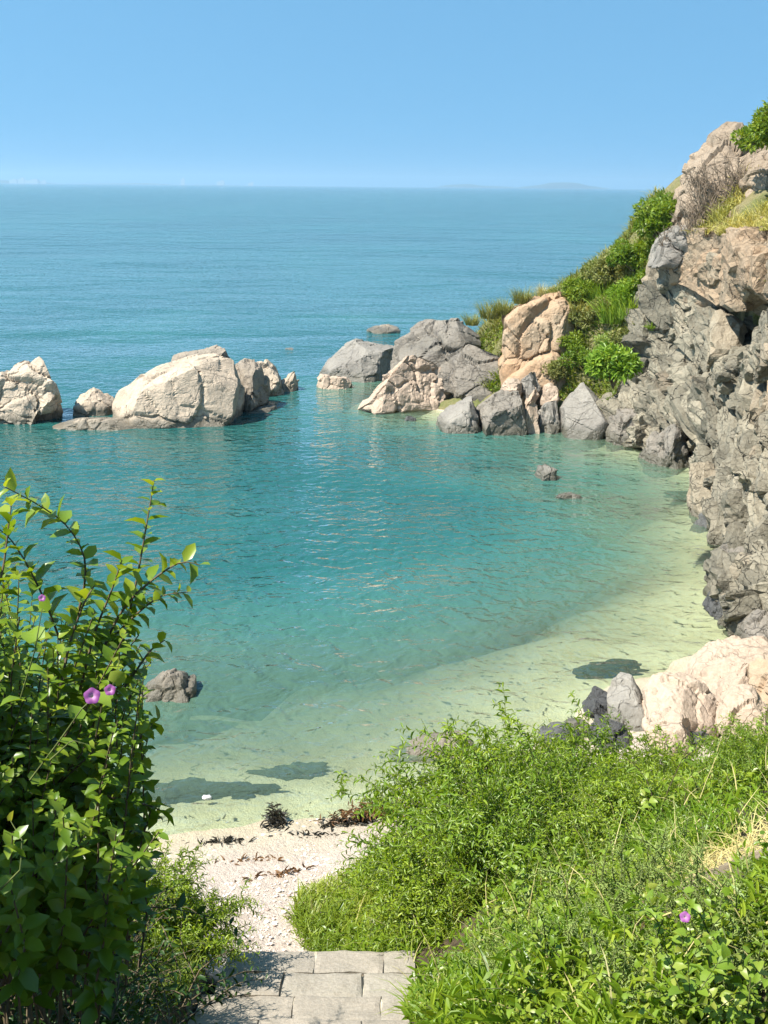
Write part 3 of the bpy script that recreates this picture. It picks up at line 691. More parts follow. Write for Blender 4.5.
poly_rock('stone', [(403, 420), (405, 416), (410, 414), (415, 417), (416, 421)], wl(420), .2, 'dark', 'small round dark rock in the water in front of the cream waterline slab', 'rock', sub=4, size=.3, amp=.03, s=50)
poly_rock('stone', [(533, 480), (538, 470), (547, 464), (554, 470), (558, 480)], wl(478), .35, 'palegrey', 'lone pointed rock standing up from the middle of the shallow cove', 'rock', n=2.4, sub=4, size=.4, amp=.05, s=51)
poly_rock('stone', [(552, 496), (562, 492.5), (576, 493), (582, 496), (574, 499), (556, 499)], wl(497), .3, 'palegrey', 'flat pale rock just breaking the water right of the pointed cove rock', 'rock', sub=4, size=.4, amp=.02, s=52, bottom=-.2)
# along the cliff foot
for i, (poly, yw, th, m, lab) in enumerate([
        ([(604, 428), (610, 412), (624, 404), (640, 412), (648, 440), (628, 452), (606, 440)], wl(440), .7, 'grey', 'pale grey fallen block at the far foot of the cliff'),
        ([(640, 452), (648, 430), (668, 420), (690, 434), (700, 458), (680, 468), (650, 464)], wl(462), .7, 'grey', 'slanting grey slab leaning on the cliff foot above the shallow water'),
        ([(684, 524), (696, 518), (716, 512), (726, 517), (724, 526), (700, 528)], wl(525), .4, 'dark', 'low dark wet rock at the cliff foot halfway along the cove'),
        ([(702, 604), (708, 590), (726, 580), (746, 584), (756, 606), (730, 616), (706, 610)], wl(611), .5, 'dark', 'dark weedy rock at the near foot of the cliff by the sand'),
        ([(718, 598), (726, 560), (744, 544), (764, 556), (768, 600), (744, 612)], wl(606), .7, 'grey', 'grey leaning slab at the near end of the cliff above the sand')]):
    poly_rock('boulder', poly, yw, th, m, lab, n=3, sub=5, size=.5, amp=.10, crack=.07, s=60+i, stretch=(1.6, 1, .6), rot=(.5, -.5, .3), lean=.35)
for (px, py, L, Wd, lab) in [(622, 676, 1.0, .42, 'dark weed covered rock just under the water off the pink boulders'),
                            (302, 774, .62, .26, 'oval dark rock lying under the water off the beach, right of the long one'),
                            (188, 794, .85, .30, 'long dark rock lying under the water nearest the left shrub'),
                            (245, 797, .55, .17, 'thin dark rock lying under the water between the oval one and the long one'),
                            (690, 494, 1.0, .4, 'dark patch of weedy rock under the water along the cliff')]:
    p = at_z(px, py, -.14); D, Fc = ico(4)
    P = D*np.array([L*.5*1.2, Wd*.9, .05]); P = P+D*fbm(D*1.9+px, 3, 4)[:, None]*np.array([.24, .14, .02]); P = fracture(P, D, .3, .008, .5, .01, s=int(px))
    o = mesh_obj('submerged_rock', P, [Fc], MAT['weedrock'], smooth=False); o.location = (p[0], p[1], min(gz(p[0], p[1])+.015, -.075))
    tag(o, lab, 'rock', 'weedy rocks under the shallow water')
# beach
poly_rock('boulder', [(130, 706), (132, 688), (146, 677), (170, 674), (186, 680), (190, 690), (186, 701), (160, 708)], wl(703), .36, 'creamdark', 'brown boulder in the water half hidden by the left shrub', cuts=9, n=6, sub=5, size=.4, amp=.07, s=70)
poly_rock('rock_ledge', [(390, 752), (400, 744), (424, 737), (452, 735), (480, 742), (470, 760), (412, 760), (394, 757)], wl(756), .3, 'cream', 'flat brown ledge jutting into the water from behind the right hand shrub', 'rock', n=2.6, sub=5, size=.6, amp=.05, s=71, bottom=-.15)
for i, (poly, z0, th, m, lab) in enumerate([
        ([(642, 706), (646, 690), (662, 681), (690, 680), (704, 688), (713, 700), (696, 722), (664, 735), (648, 726)], .25, .55, 'pink', 'smooth pale pink beach boulder nearest the grey wet rock'),
        ([(646, 742), (648, 726), (664, 716), (684, 722), (690, 740), (670, 752)], .3, .35, 'pink', 'small pink beach boulder below the smooth pale one, behind the greenery'),
        ([(690, 676), (698, 664), (722, 655), (748, 650), (775, 650), (790, 670), (760, 694), (720, 690), (696, 686)], .3, .9, 'pink', 'biggest pale pink boulder at the top of the beach under the cliff'),
        ([(708, 700), (722, 688), (742, 676), (752, 664), (757, 674), (742, 698), (722, 706)], .3, .3, 'pink', 'thin pale slab propped on the biggest pink beach boulder'),
        ([(746, 694), (752, 672), (772, 662), (800, 666), (806, 700), (770, 712)], .45, .5, 'orange', 'orange tinted beach boulder at the right edge of the photo'),
        ([(712, 720), (724, 704), (746, 692), (766, 700), (768, 722), (736, 734)], .5, .4, 'pink', 'low cream beach boulder behind the greenery at the right edge'),
        ([(602, 712), (606, 694), (616, 685), (640, 682), (652, 694), (650, 722), (630, 732), (608, 728)], .05, .5, 'palegrey', 'grey speckled wet boulder at the edge of the sand'),
        ([(582, 706), (592, 690), (602, 684), (612, 692), (612, 714), (596, 722), (584, 718)], 0, .35, 'dark', 'black wet rock at the water left of the grey speckled boulder'),
        ([(586, 736), (598, 722), (616, 714), (634, 724), (638, 742), (606, 752)], .1, .35, 'dark', 'dark pointed rock right behind the top of the right hand shrubs'),
        ([(738, 640), (744, 624), (756, 612), (775, 618), (780, 645)], .2, .4, 'grey', 'dark grey rock between the cliff foot and the pink boulders')]):
    yb = max(p[1] for p in poly)
    poly_rock('boulder', poly, float(at_z(384, yb-6, z0)[1]), th, m, lab, n=3.3, sub=5, size=.5, amp=.06, crack=.035, s=80+i, lean=.3, onz=1, group=None, cuts=18, cutq=(.78, .97) if m == 'dark' else (.86, .985))
for i in range(9):
    px, py = [(722, 640), (712, 646), (735, 634), (690, 742), (704, 738), (700, 650), (560, 730), (575, 722), (728, 652)][i]
    p = at_z(px, py, .2); sz = [.12, .09, .14, .2, .16, .07, .22, .18, .1][i]
    D, Fc = ico(3); P = fracture(D*np.array([1.2, 1, .7])*sz, D, sz*.8, sz*.15, .6, 0, s=i)
    o = mesh_obj('stone', P, [Fc], MAT[['dark', 'grey', 'pink'][i % 3]], smooth=False); o.location = (p[0], p[1], max(gz(p[0], p[1]), 0)+sz*.3)
    tag(o, ['dark cobble on the sand at the cliff foot, middle of three', 'grey cobble on the sand left of the dark cliff foot cobble', 'pink cobble closest to the dark grey rock under the cliff',
            'dark stone behind the greenery below the smooth pink boulder', 'grey stone behind the greenery between two pink boulders', 'small pink pebble alone on the wet sand by the water',
            'dark stone at the water edge just over the right hand shrubs', 'grey stone at the water edge left of the dark pointed rock', 'pink pebble beside the biggest pink beach boulder'][i], 'stone', 'cobbles at the back of the cove')

# ------------------------------------------------------------------ far shore
def islet(name, px0, px1, hpx, dist, s):
    a = at_y(px0, 187, dist); b = at_y(px1, 187, dist); L = b[0]-a[0]; n = 90
    xs = np.linspace(0, 1, n); yy = np.linspace(-1, 1, 24)
    X, Yg = np.meshgrid(xs, yy, indexing='ij')
    env = np.sin(np.pi*xs)**.8*(.55+.45*vnoise(np.stack([xs*5+s, xs*0, xs*0], 1), s))+.0
    Zz = env[:, None]*hpx*dist/F*np.sqrt(np.clip(1-Yg**2, 0, 1))
    P = np.stack([a[0]+X*L, dist+Yg*L*.15, Zz-1], 2).reshape(-1, 3)
    o = mesh_obj(name, P, [grid_faces(n, 24)], MAT['farland'], smooth=True)
    return tag(o, None, None, kind='structure')
islet('hills', 515, 612, 6.5, 9500, 3); islet('hills', 430, 520, 4, 10000, 5); islet('hills', -60, 60, 4, 9500, 8); islet('hills', 60, 260, 2.5, 10500, 12)
for i, (px, wpx, hpx, lab) in enumerate([(14, 7, 3, 'leftmost tiny white building on the hazy far shore'), (22, 6, 4, 'tallest tiny white building of the left cluster on the far shore'), (33, 12, 3, 'long low white building in the left cluster on the far shore'),
                                    (44, 5, 2.5, 'last tiny white building right of the left cluster on the far shore'), (183, 4, 5, 'thin grey tower on the hazy far shore left of the lone white building'), (221, 7, 3.5, 'lone tiny white building on the far shore above the sea rocks'), (251, 5, 2.5, 'rightmost tiny white building on the hazy far shore')]):
    p = at_y(px, 187, 9300); k = 9300/F
    bm = bmesh.new(); wv, hv = wpx*k, hpx*k
    for (ox, ow, oh) in ((0, wv, hv), (wv*.2, wv*.45, hv*1.35)):
        r = bmesh.ops.create_cube(bm, size=1)['verts']
        for q in r: q.co = Vector((q.co.x*ow+ox, q.co.y*wv*.6+(ox*.01), (q.co.z+.5)*oh))
    me = bpy.data.meshes.new('far_building'); bm.to_mesh(me); bm.free(); me.materials.append(MAT['white'])
    o = bpy.data.objects.new('far_building', me); C.objects.link(o); o.location = (p[0], 9300, 0)
    tag(o, lab, 'building', 'buildings on the far shore')
# sea haze
bm = bmesh.new(); r = bmesh.ops.create_cube(bm, size=1)['verts']
for q in r: q.co = Vector((q.co.x*25600, q.co.y*25600, (q.co.z+.5)*118-9))
me = bpy.data.meshes.new('haze'); bm.to_mesh(me); bm.free()
t = NT('sea_haze'); vp = t.n('ShaderNodeVolumePrincipled', {'Color': (.50, .78, 1.0, 1), 'Density': 1.7e-4, 'Anisotropy': .2})
t.n('ShaderNodeOutputMaterial', {'Volume': vp}); me.materials.append(t.m)
o = bpy.data.objects.new('haze', me); C.objects.link(o); tag(o, 'thin pale blue haze over the sea', None, kind='stuff')
# ------------------------------------------------------------------ leaves and stems
def tmpl(kind):
    if kind == 'leaf':      # pointed leaf folded along its midrib
        V = [(0, 0, 0), (.28, -.42, .10), (.28, 0, 0), (.28, .42, .10), (.66, -.40, .06), (.66, 0, -.03), (.66, .40, .06), (1, 0, -.12)]
        return np.array(V), np.array([(0, 2, 1), (0, 3, 2), (4, 5, 7), (5, 6, 7)]), np.array([(1, 2, 5, 4), (2, 3, 6, 5)])
    if kind == 'heart':
        V = [(0, 0, 0), (-.10, -.35, .05), (.3, -.55, .12), (.3, 0, 0), (-.10, .35, .05), (.3, .55, .12), (.72, -.33, .03), (.72, 0, -.05), (.72, .33, .03), (1, 0, -.16)]
        return np.array(V), np.array([(0, 3, 1), (1, 3, 2), (0, 4, 3), (4, 5, 3), (6, 7, 9), (7, 8, 9)]), np.array([(2, 3, 7, 6), (3, 5, 8, 7)])
    if kind == 'blade':
        V = [(0, -.5, 0), (0, .5, 0), (.4, -.4, .0), (.4, .4, .0), (.75, -.25, -.10), (.75, .25, -.10), (1, 0, -.28)]
        return np.array(V), np.array([(4, 5, 6)]), np.array([(0, 1, 3, 2), (2, 3, 5, 4)])
    V = [(0, 0, 0), (.5, -.5, .06), (1, 0, -.05), (.5, .5, .06)]
    return np.array(V), np.zeros((0, 3), int), np.array([(0, 1, 2, 3)])
def leaves(acc, B, D, N, L, W, kind='leaf', tint=None, r=rng):
    """append len(B) leaves: base, direction, face normal, length, width"""
    B = np.asarray(B, float); n = len(B)
    if n == 0: return
    D = D/(np.linalg.norm(D, axis=1)[:, None]+1e-9)
    Sd = np.cross(N, D); Sd /= np.linalg.norm(Sd, axis=1)[:, None]+1e-9
    Nn = np.cross(D, Sd)
    T, tri, quad = tmpl(kind); m = len(T)
    L = np.broadcast_to(L, (n,)); W = np.broadcast_to(W, (n,))
    curl = r.uniform(.5, 2.0, n)
    V = B[:, None]+D[:, None]*(T[None, :, 0:1]*L[:, None, None])+Sd[:, None]*(T[None, :, 1:2]*W[:, None, None])+Nn[:, None]*(T[None, :, 2:3]*(L*curl)[:, None, None])
    off = (np.arange(n)*m)[:, None, None]
    tt = r.uniform(0, 1, n) if tint is None else np.clip(tint, 0, 1)
    fs = [(q[None]+off).reshape(-1, q.shape[1]) for q in (tri, quad) if len(q)]
    acc.add(V.reshape(-1, 3), fs, tint=np.repeat(tt, m))
def unit(v): v = np.asarray(v, float); return v/(np.linalg.norm(v)+1e-9)
def stem_path(p, d, L, n, droop, wob, r):
    P = [np.array(p, float)]; d = unit(d)
    for i in range(n-1):
        d = unit(d+np.array([0, 0, -droop*(i+1)/n])+r.normal(size=3)*wob)
        P.append(P[-1]+d*L/(n-1))
    return np.array(P)
def leafy_stem(fa, sa, P, r, leaf=(.05, .028), gap=.03, start=.15, kind='leaf', rad=.004, up_bias=.5, spread=1.0, hang=0., tipsmall=.55, tintshift=0., pair=1):
    """leaves spiralling up one stem"""
    V, f = tube(P, np.linspace(rad, rad*.35, len(P)), 4); sa.add(V, [f])
    seg = np.linalg.norm(np.diff(P, axis=0), axis=1); Lt = seg.sum(); cum = np.concatenate([[0], np.cumsum(seg)])
    n = max(2, int(Lt*(1-start)/gap))
    s = np.repeat(np.linspace(start*Lt, Lt*.995, n), pair); n = len(s)
    Q = np.stack([np.interp(s, cum, P[:, k]) for k in range(3)], 1)
    Tn = np.stack([np.interp(s, cum, np.gradient(P[:, k])) for k in range(3)], 1); Tn /= np.linalg.norm(Tn, axis=1)[:, None]+1e-9
    ph = np.arange(n)*2.4+r.uniform(0, 6)
    a = np.cross(Tn, np.array([.2, .9, .3])); a /= np.linalg.norm(a, axis=1)[:, None]; b = np.cross(Tn, a)
    rad_d = a*np.cos(ph)[:, None]+b*np.sin(ph)[:, None]
    D = Tn*r.uniform(.25, .8, n)[:, None]+rad_d*spread+np.array([0, 0, -hang])+r.normal(size=(n, 3))*.15
    N = np.array([0, 0, 1.])*up_bias+Tn*.6+r.normal(size=(n, 3))*.3
    k = 1-(1-tipsmall)*np.clip((s/Lt-.6)/.4, 0, 1)
    k = k*r.uniform(.55, 1.25, n)
    t = r.beta(2, 2.2, n)*.75+.25*np.clip(s/Lt, 0, 1)**2+tintshift
    leaves(fa, Q, D, N, leaf[0]*k, leaf[1]*k, kind, t, r)
def shrub_mesh(seed, nst, height, spread, leaf, gap, kind='leaf', droop=.25, wob=.12, lean=(0, 0), branch=3, rad=.006, hang=0., start=.15, spr=1.0, base=.12, tintshift=0., pair=1, minlen=.55):
    r = np.random.default_rng(seed); fa, sa = Acc(), Acc()
    for i in range(nst):
        az = r.uniform(0, 2*math.pi); tlt = r.uniform(.0, 1.0)**.7*spread
        d = np.array([math.cos(az)*tlt+lean[0], math.sin(az)*tlt+lean[1], 1.0])
        L = height*r.uniform(minlen, 1.08)*(1-.15*tlt)
        p = np.array([math.cos(az), math.sin(az), 0])*r.uniform(0, base)*(1+tlt); p[2] = -.05
        P = stem_path(p, d, L, 8, droop, wob, r)
        leafy_stem(fa, sa, P, r, leaf, gap, start, kind, rad, hang=hang, spread=spr, tintshift=tintshift, pair=pair)
        for k in range(branch):
            j = r.integers(2, 7); az2 = r.uniform(0, 6.28)
            d2 = unit(P[j]-P[j-1])+np.array([math.cos(az2), math.sin(az2), .25])*.8
            P2 = stem_path(P[j], d2, L*r.uniform(.25, .5), 6, droop, wob, r)
            leafy_stem(fa, sa, P2, r, leaf, gap, .08, kind, rad*.6, hang=hang, spread=spr, tintshift=tintshift, pair=pair)
    return fa, sa
PROTO = {}
def shrub(name, key, loc, label, cat='shrub', mat='leaf', stem='bark', rz=0., sc=1.0, group=None, **kw):
    root = empty(name, loc, label, cat, group, rz); root.scale = (sc, sc, sc) if not isinstance(sc, tuple) else sc
    if key not in PROTO:
        fa, sa = shrub_mesh(**kw)
        f = fa.build('foliage', MAT[mat], root, smooth=True); s = sa.build('stems', MAT[stem], root, smooth=True)
        PROTO[key] = (f, s)
    else:
        for q in PROTO[key]:
            c = q.copy(); c.parent = root; C.objects.link(c)
    return root
def tuft(name, key, loc, label, cat='grass', mat='grass', rz=0., sc=1.0, n=90, L=.4, W=.008, base=.15, spread=.8, seed=0, group=None):
    """a clump of blades: one mesh"""
    if key not in PROTO:
        r = np.random.default_rng(seed); fa = Acc()
        az = r.uniform(0, 6.283, n); rr = base*np.sqrt(r.uniform(0, 1, n))
        B = np.stack([rr*np.cos(az), rr*np.sin(az), -.03+0*az], 1)
        az2 = az+r.normal(size=n)*.8; tl = r.uniform(.05, spread, n)
        D = np.stack([np.cos(az2)*tl, np.sin(az2)*tl, np.ones(n)], 1)
        N = np.stack([-np.cos(az2), -np.sin(az2), .4+0*az], 1)+r.normal(size=(n, 3))*.3
        leaves(fa, B, D, N, L*r.uniform(.5, 1.15, n), W*r.uniform(.6, 1.2, n), 'blade', None, r)
        o = fa.build(name, MAT[mat]); PROTO[key] = (o,)
    else:
        o = PROTO[key][0].copy(); o.name = name; C.objects.link(o)
        for k in ('group',):
            if k in o: del o[k]
    o.location = [float(q) for q in loc]; o.rotation_euler = (0, 0, rz); o.scale = (sc,)*3
    return tag(o, label, cat, group)
def blob_mesh(seed, n, rad, leaf, kind='quad', clumps=14, flat=.8, trunk=True):
    """bushy crown for far shrubs: leaves gathered on sub-clumps"""
    r = np.random.default_rng(seed); fa, sa = Acc(), Acc(); rad = np.array(rad)
    cs = r.normal(size=(clumps, 3)); cs /= np.linalg.norm(cs, axis=1)[:, None]; cs[:, 2] = np.abs(cs[:, 2])*1.1-.15
    cs = cs*rad*r.uniform(.35, .85, (clumps, 1)); cs[:, 2] += rad[2]*.25
    w = r.integers(0, clumps, n); v = r.normal(size=(n, 3)); v /= np.linalg.norm(v, axis=1)[:, None]
    cr = r.uniform(.22, .45, clumps)*rad.mean()
    Q = cs[w]+v*(cr[w]*r.uniform(.5, 1.0, n)**.6)[:, None]*np.array([1, 1, flat])
    D = v+r.normal(size=(n, 3))*.6+np.array([0, 0, .25]); N = v*.6+np.array([0, 0, .7])+r.normal(size=(n, 3))*.35
    ct = r.uniform(-.25, .25, clumps)
    leaves(fa, Q, D, N, leaf[0]*r.uniform(.6, 1.3, n), leaf[1]*r.uniform(.6, 1.2, n), kind, r.beta(2, 2, n)+ct[w], r)
    for k in range(clumps):
        P = np.array([[0, 0, -.2], cs[k]*.4, cs[k]]); V, f = tube(P, np.array([.03, .02, .008])*rad.mean(), 4); sa.add(V, [f])
    return fa, sa
def blob(name, loc, label, mat, seed, n, rad, leaf, kind='quad', cat='shrub', stem='bark', group=None, clumps=14):
    root = empty(name, loc, label, cat, group)
    fa, sa = blob_mesh(seed, n, rad, leaf, kind, clumps); fa.build('foliage', MAT[mat], root); sa.build('stems', MAT[stem], root)
    return root
def on_ground(px, py, n=60):
    """where the line of sight through a pixel meets the near ground"""
    d = ray(px, py); t = np.linspace(1.5, 18, 1200)/np.linalg.norm(d); P = CAM+d*t[:, None]
    z, _ = ground_z(P[:, 0], P[:, 1]); k = np.argmax(P[:, 2] < z)
    return P[k]
def on_hill(px, py):
    d = ray(px, py); t = np.linspace(18, 50, 2500)/np.linalg.norm(d); P = CAM+d*t[:, None]
    z = HILL(P[:, 0], P[:, 1]); k = np.argmax(P[:, 2] < z)
    return P[k] if P[k][2] < z[k] else None

# ------------------------------------------------------------------ stone path
path = bpy.data.objects.new('path', None); C.objects.link(path); tag(path, 'worn grey flagstone steps leading down to the beach', None, kind='structure')
def slab(x0, x1, y0, y1, z, th, mat, name, s, sink=0., tilt=0.):
    nx, ny = max(6, int((x1-x0)/.035)), max(6, int((y1-y0)/.035))
    r = np.random.default_rng(s)
    xs = np.linspace(0, 1, nx); ys = np.linspace(0, 1, ny); Xg, Yg = np.meshgrid(xs, ys, indexing='ij')
    ex = np.minimum(np.minimum(Xg, 1-Xg)*(x1-x0), np.minimum(Yg, 1-Yg)*(y1-y0))
    P = np.stack([x0+Xg*(x1-x0), y0+Yg*(y1-y0), z-.007*np.exp(-(ex/.014)**2)+tilt*(Yg-.5)], 2).reshape(-1, 3)
    nz = fbm(P*np.array([4, 4, 1])+s, 4, s)
    P[:, 2] += nz*.011
    edge = (ex.ravel() < 1e-6)
    P[edge, :2] += np.stack([fbm(P[edge]*5+s, 3, s+1), fbm(P[edge]*5+s, 3, s+2)], 1)*.010
    fc = grid_faces(nx, ny)
    # skirt
    loop = [i*ny for i in range(nx)]+[(nx-1)*ny+j for j in range(1, ny)]+[i*ny+ny-1 for i in range(nx-2, -1, -1)]+[j for j in range(ny-2, 0, -1)]
    n0 = len(P); low = P[loop].copy(); low[:, 2] = z-th
    P = np.concatenate([P, low]); m = len(loop)
    sk = np.array([(loop[i], loop[(i+1) % m], n0+(i+1) % m, n0+i) for i in range(m)])
    o = mesh_obj(name, P, [fc, sk], MAT[mat], path, smooth=False)
    return o
def stair_z(y): return 5.35-.62*y if y < 6.0 else 1.63-.30*(y-6.0)
# broad courses at the foot, in view
rs = np.random.default_rng(12)
sd = 1
for k in range(5):
    yb = 7.42-.35*k+rs.normal()*.01; ya = yb-.337; z = 1.17+.085*k
    x0, x1 = -1.22-.035*k+rs.normal()*.02, .27+.012*k+rs.normal()*.02
    cuts_ = [x0, x0+(x1-x0)*(.30 if k % 2 else .45)+rs.normal()*.03, x0+(x1-x0)*(.72 if k % 2 else .80)+rs.normal()*.03, x1]
    for q in range(3):
        slab(cuts_[q]+.006, cuts_[q+1]-.006, ya, yb, z+rs.normal()*.007, .3, 'beige' if (k == 1 and q > 0) or rs.random() < .2 else 'slab', 'paving_slab', sd, tilt=-.07+rs.normal()*.008); sd += 1
    slab(x0-.01, x1, ya-.05, yb+.004, z-.026, .3, 'mortar', 'mortar_bed', 90+k, tilt=-.07)
for k in range(10):
    y1 = 5.62-.42*k; z = 1.78+.27*k
    for (xa, xb) in [(-1.3, -.55+.12*(k % 3)), (-.51+.12*(k % 3), .22)]:
        slab(xa, xb, y1-.44, y1, z, .34, 'slab', 'paving_slab', sd); sd += 1
# kerb stone on the left of the foot of the steps
P, Fc = ico(4); Pk = np.sign(P)*np.abs(P)**.5*np.array([.09, .34, .16]); Pk = fracture(Pk, P, .14, .02, .6, .01, s=4)
o = mesh_obj('kerb_stone', Pk, [Fc], MAT['grey']); o.location = (-1.42, 6.75, 1.22); tag(o, 'rough grey kerb stone at the left foot of the stone steps', 'stone')
# ------------------------------------------------------------------ left shrub, close to the camera
r = np.random.default_rng(21)
def px3(px, py, d): return at_d(px, py, d)
root_p = np.array([-1.15, 2.75, gz(-1.15, 2.75)])
big = empty('flowering_shrub', root_p, 'tall broad leaved shrub filling the left edge, with long sprigs reaching over the water', 'shrub')
fa, sa = Acc(), Acc()
LF = (.056, .034)
hero = [  # (px, py, distance) along each sprig that stands out against the water
    [(110, 690, 2.9), (122, 640, 2.85), (135, 590, 2.8), (143, 545, 2.8), (150, 505, 2.8), (154, 480, 2.8)],
    [(90, 700, 2.85), (105, 640, 2.8), (128, 600, 2.75), (158, 575, 2.72), (182, 560, 2.7), (200, 565, 2.7)],
    [(95, 680, 2.9), (110, 640, 2.85), (135, 615, 2.8), (160, 595, 2.8), (188, 592, 2.8)],
    [(70, 640, 2.9), (85, 590, 2.85), (86, 555, 2.8), (68, 525, 2.8), (40, 505, 2.75), (5, 487, 2.7)],
    [(60, 640, 2.8), (45, 600, 2.75), (25, 560, 2.7), (8, 535, 2.7), (-15, 520, 2.7)],
    [(-5, 600, 2.6), (4, 565, 2.6), (8, 530, 2.6), (12, 500, 2.6)],
    [(80, 690, 2.8), (95, 630, 2.75), (112, 590, 2.72), (122, 560, 2.7)],
    [(60, 690, 2.7), (70, 640, 2.7), (85, 600, 2.65), (95, 585, 2.65)],
    [(100, 720, 2.9), (130, 680, 2.9), (150, 650, 2.9), (165, 640, 2.9)],
    [(95, 760, 2.9), (130, 735, 2.9), (158, 720, 2.95)],
    [(90, 790, 2.9), (120, 800, 2.9), (150, 805, 2.95), (168, 815, 3.0)],
]
for hst in hero:
    P = np.array([px3(*q) for q in hst])-root_p
    k = np.linspace(0, 1, 14); u = np.linspace(0, 1, len(P)); P = np.stack([np.interp(k, u, P[:, c]) for c in range(3)], 1)
    P[1:-1] = (P[:-2]+2*P[1:-1]+P[2:])/4
    leafy_stem(fa, sa, P, r, (.060, .035), .012, .0, 'leaf', .004, up_bias=.7, hang=.1, tipsmall=.8, tintshift=.15)
# body: stems from the root that fan out to points across the crown
for i in range(330):
    px = r.uniform(-140, 150); top = np.interp(px, [-140, -60, 0, 40, 80, 120, 150], [520, 540, 560, 585, 590, 610, 640])
    py = top+10+(r.uniform(0, 1)**1.35)*(845-top) ; dd = r.uniform(2.5, 3.7)-.25*(py > 800)
    rlim = np.interp(py, [560, 640, 700, 800, 870, 1000], [112, 158, 172, 165, 165, 180])
    if px > rlim: px = rlim-20
    tip = px3(px, py, dd); 
    base = root_p+np.array([r.uniform(-.5, .3), r.uniform(-.3, .6), 0]); base[2] = gz(base[0], base[1])
    tip[2] = max(tip[2], base[2]+.1)
    mid = base*.45+tip*.55+np.array([0, 0, .15])
    k = np.linspace(0, 1, 9)[:, None]; P = (1-k)**2*base+2*k*(1-k)*mid+k*k*tip
    P = P[4:]-root_p+r.normal(size=(5, 3))*.015
    P = np.stack([np.interp(np.linspace(0, 1, 9), np.linspace(0, 1, 5), P[:, c]) for c in range(3)], 1)
    leafy_stem(fa, sa, P, r, LF, .0165, .2, 'leaf', .004, up_bias=.7, hang=.1)
    if i % 10 == 0:
        Pt = np.array([base, base*.6+mid*.4+np.array([0, 0, .05]), P[0]+root_p])-root_p
        V, f = tube(Pt, [.012, .009, .005], 5); sa.add(V, [f])
fa.build('foliage', MAT['leaf'], big, True); sa.build('stems', MAT['bark'], big, True)
def flower(parent, loc, facing, R_, seed):
    r_ = np.random.default_rng(seed); n = 30; rings = [(.03, -.55), (.12, -.35), (.25, -.12), (.55, .03), (.85, .06), (1.0, .02)]
    f_ = unit(facing); a = unit(np.cross(f_, [.3, .2, 1])); b = np.cross(f_, a); V = []; rd = []
    for (q, hh) in rings:
        for i in range(n):
            th = 2*math.pi*i/n; lob = 1-.12*(q > .5)*(abs(math.sin(2.5*th))**2); q2 = q*lob
            V.append(R_*(q2*(a*math.cos(th)+b*math.sin(th))+f_*(hh+.05*q*math.sin(5*th+1)))); rd.append(q)
    F_ = [(k*n+i, k*n+(i+1) % n, (k+1)*n+(i+1) % n, (k+1)*n+i) for k in range(len(rings)-1) for i in range(n)]
    o = mesh_obj('flower', V, [np.array(F_)], MAT['petal'], parent, True, {'rad': np.array(rd)})
    o.location = [float(q) for q in loc]
    return o
vine = empty('bindweed_vine', root_p+np.array([.2, -.3, 0]), 'bindweed vine with purple flowers climbing in the tall left shrub', 'vine')
vo = np.array(vine.location[:]); fa, sa = Acc(), Acc()
for q in ([(30, 780, 2.5), (60, 740, 2.42), (88, 700, 2.36), (112, 688, 2.4), (120, 660, 2.45)], [(20, 700, 2.5), (35, 650, 2.45), (42, 610, 2.45), (60, 590, 2.5)], [(0, 890, 2.3), (20, 870, 2.25), (22, 840, 2.25), (10, 820, 2.3)], [(50, 760, 2.4), (72, 740, 2.35), (90, 745, 2.35)]):
    P = np.array([px3(*k) for k in q])-vo
    P = np.stack([np.interp(np.linspace(0, 1, 10), np.linspace(0, 1, len(P)), P[:, c]) for c in range(3)], 1)
    leafy_stem(fa, sa, P, r, (.05, .045), .05, 0, 'heart', .002, up_bias=.3, hang=.2)
fa.build('foliage', MAT['round'], vine, True); sa.build('stems', MAT['greenstem'], vine)
for k, (px, py, dd, rr) in enumerate([(92, 696, 2.3, .017), (110, 690, 2.34, .012), (42, 598, 2.4, .008)]):
    fl = flower(vine, px3(px, py, dd)-vo, (.25, -.8, .55), rr, k)
# darker bushes below and beyond it, along the left of the steps
def left_bush(x, y, h, lab, key, mat, seed, **kw):
    return shrub('leafy_shrub', key, (x, y, gz(x, y)), lab, mat=mat, seed=seed, height=h, **kw)
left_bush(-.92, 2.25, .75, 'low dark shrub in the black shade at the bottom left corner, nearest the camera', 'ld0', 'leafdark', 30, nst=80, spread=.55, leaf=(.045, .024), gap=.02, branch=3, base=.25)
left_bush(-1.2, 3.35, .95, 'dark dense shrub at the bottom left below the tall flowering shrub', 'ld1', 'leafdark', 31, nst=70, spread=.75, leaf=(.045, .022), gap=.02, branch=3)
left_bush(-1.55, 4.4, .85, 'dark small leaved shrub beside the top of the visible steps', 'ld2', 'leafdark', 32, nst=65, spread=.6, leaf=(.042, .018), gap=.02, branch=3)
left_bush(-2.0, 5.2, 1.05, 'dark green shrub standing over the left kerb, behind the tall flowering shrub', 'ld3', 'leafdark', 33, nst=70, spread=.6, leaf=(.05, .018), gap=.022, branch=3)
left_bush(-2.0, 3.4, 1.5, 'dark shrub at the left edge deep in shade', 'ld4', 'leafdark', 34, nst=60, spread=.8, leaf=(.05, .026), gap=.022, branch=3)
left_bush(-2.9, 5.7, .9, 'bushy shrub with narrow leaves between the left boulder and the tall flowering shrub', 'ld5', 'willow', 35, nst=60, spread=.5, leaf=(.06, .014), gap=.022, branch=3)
shrub('feathery_shrub', 'ft1', (-1.66, 7.0, gz(-1.66, 7.0)), 'light green feathery shrub spilling over the sand at the left of the beach', mat='lime', stem='greenstem', seed=41, nst=150, height=.80, spread=.85, leaf=(.055, .014), gap=.012, branch=4, droop=.3, pair=1)
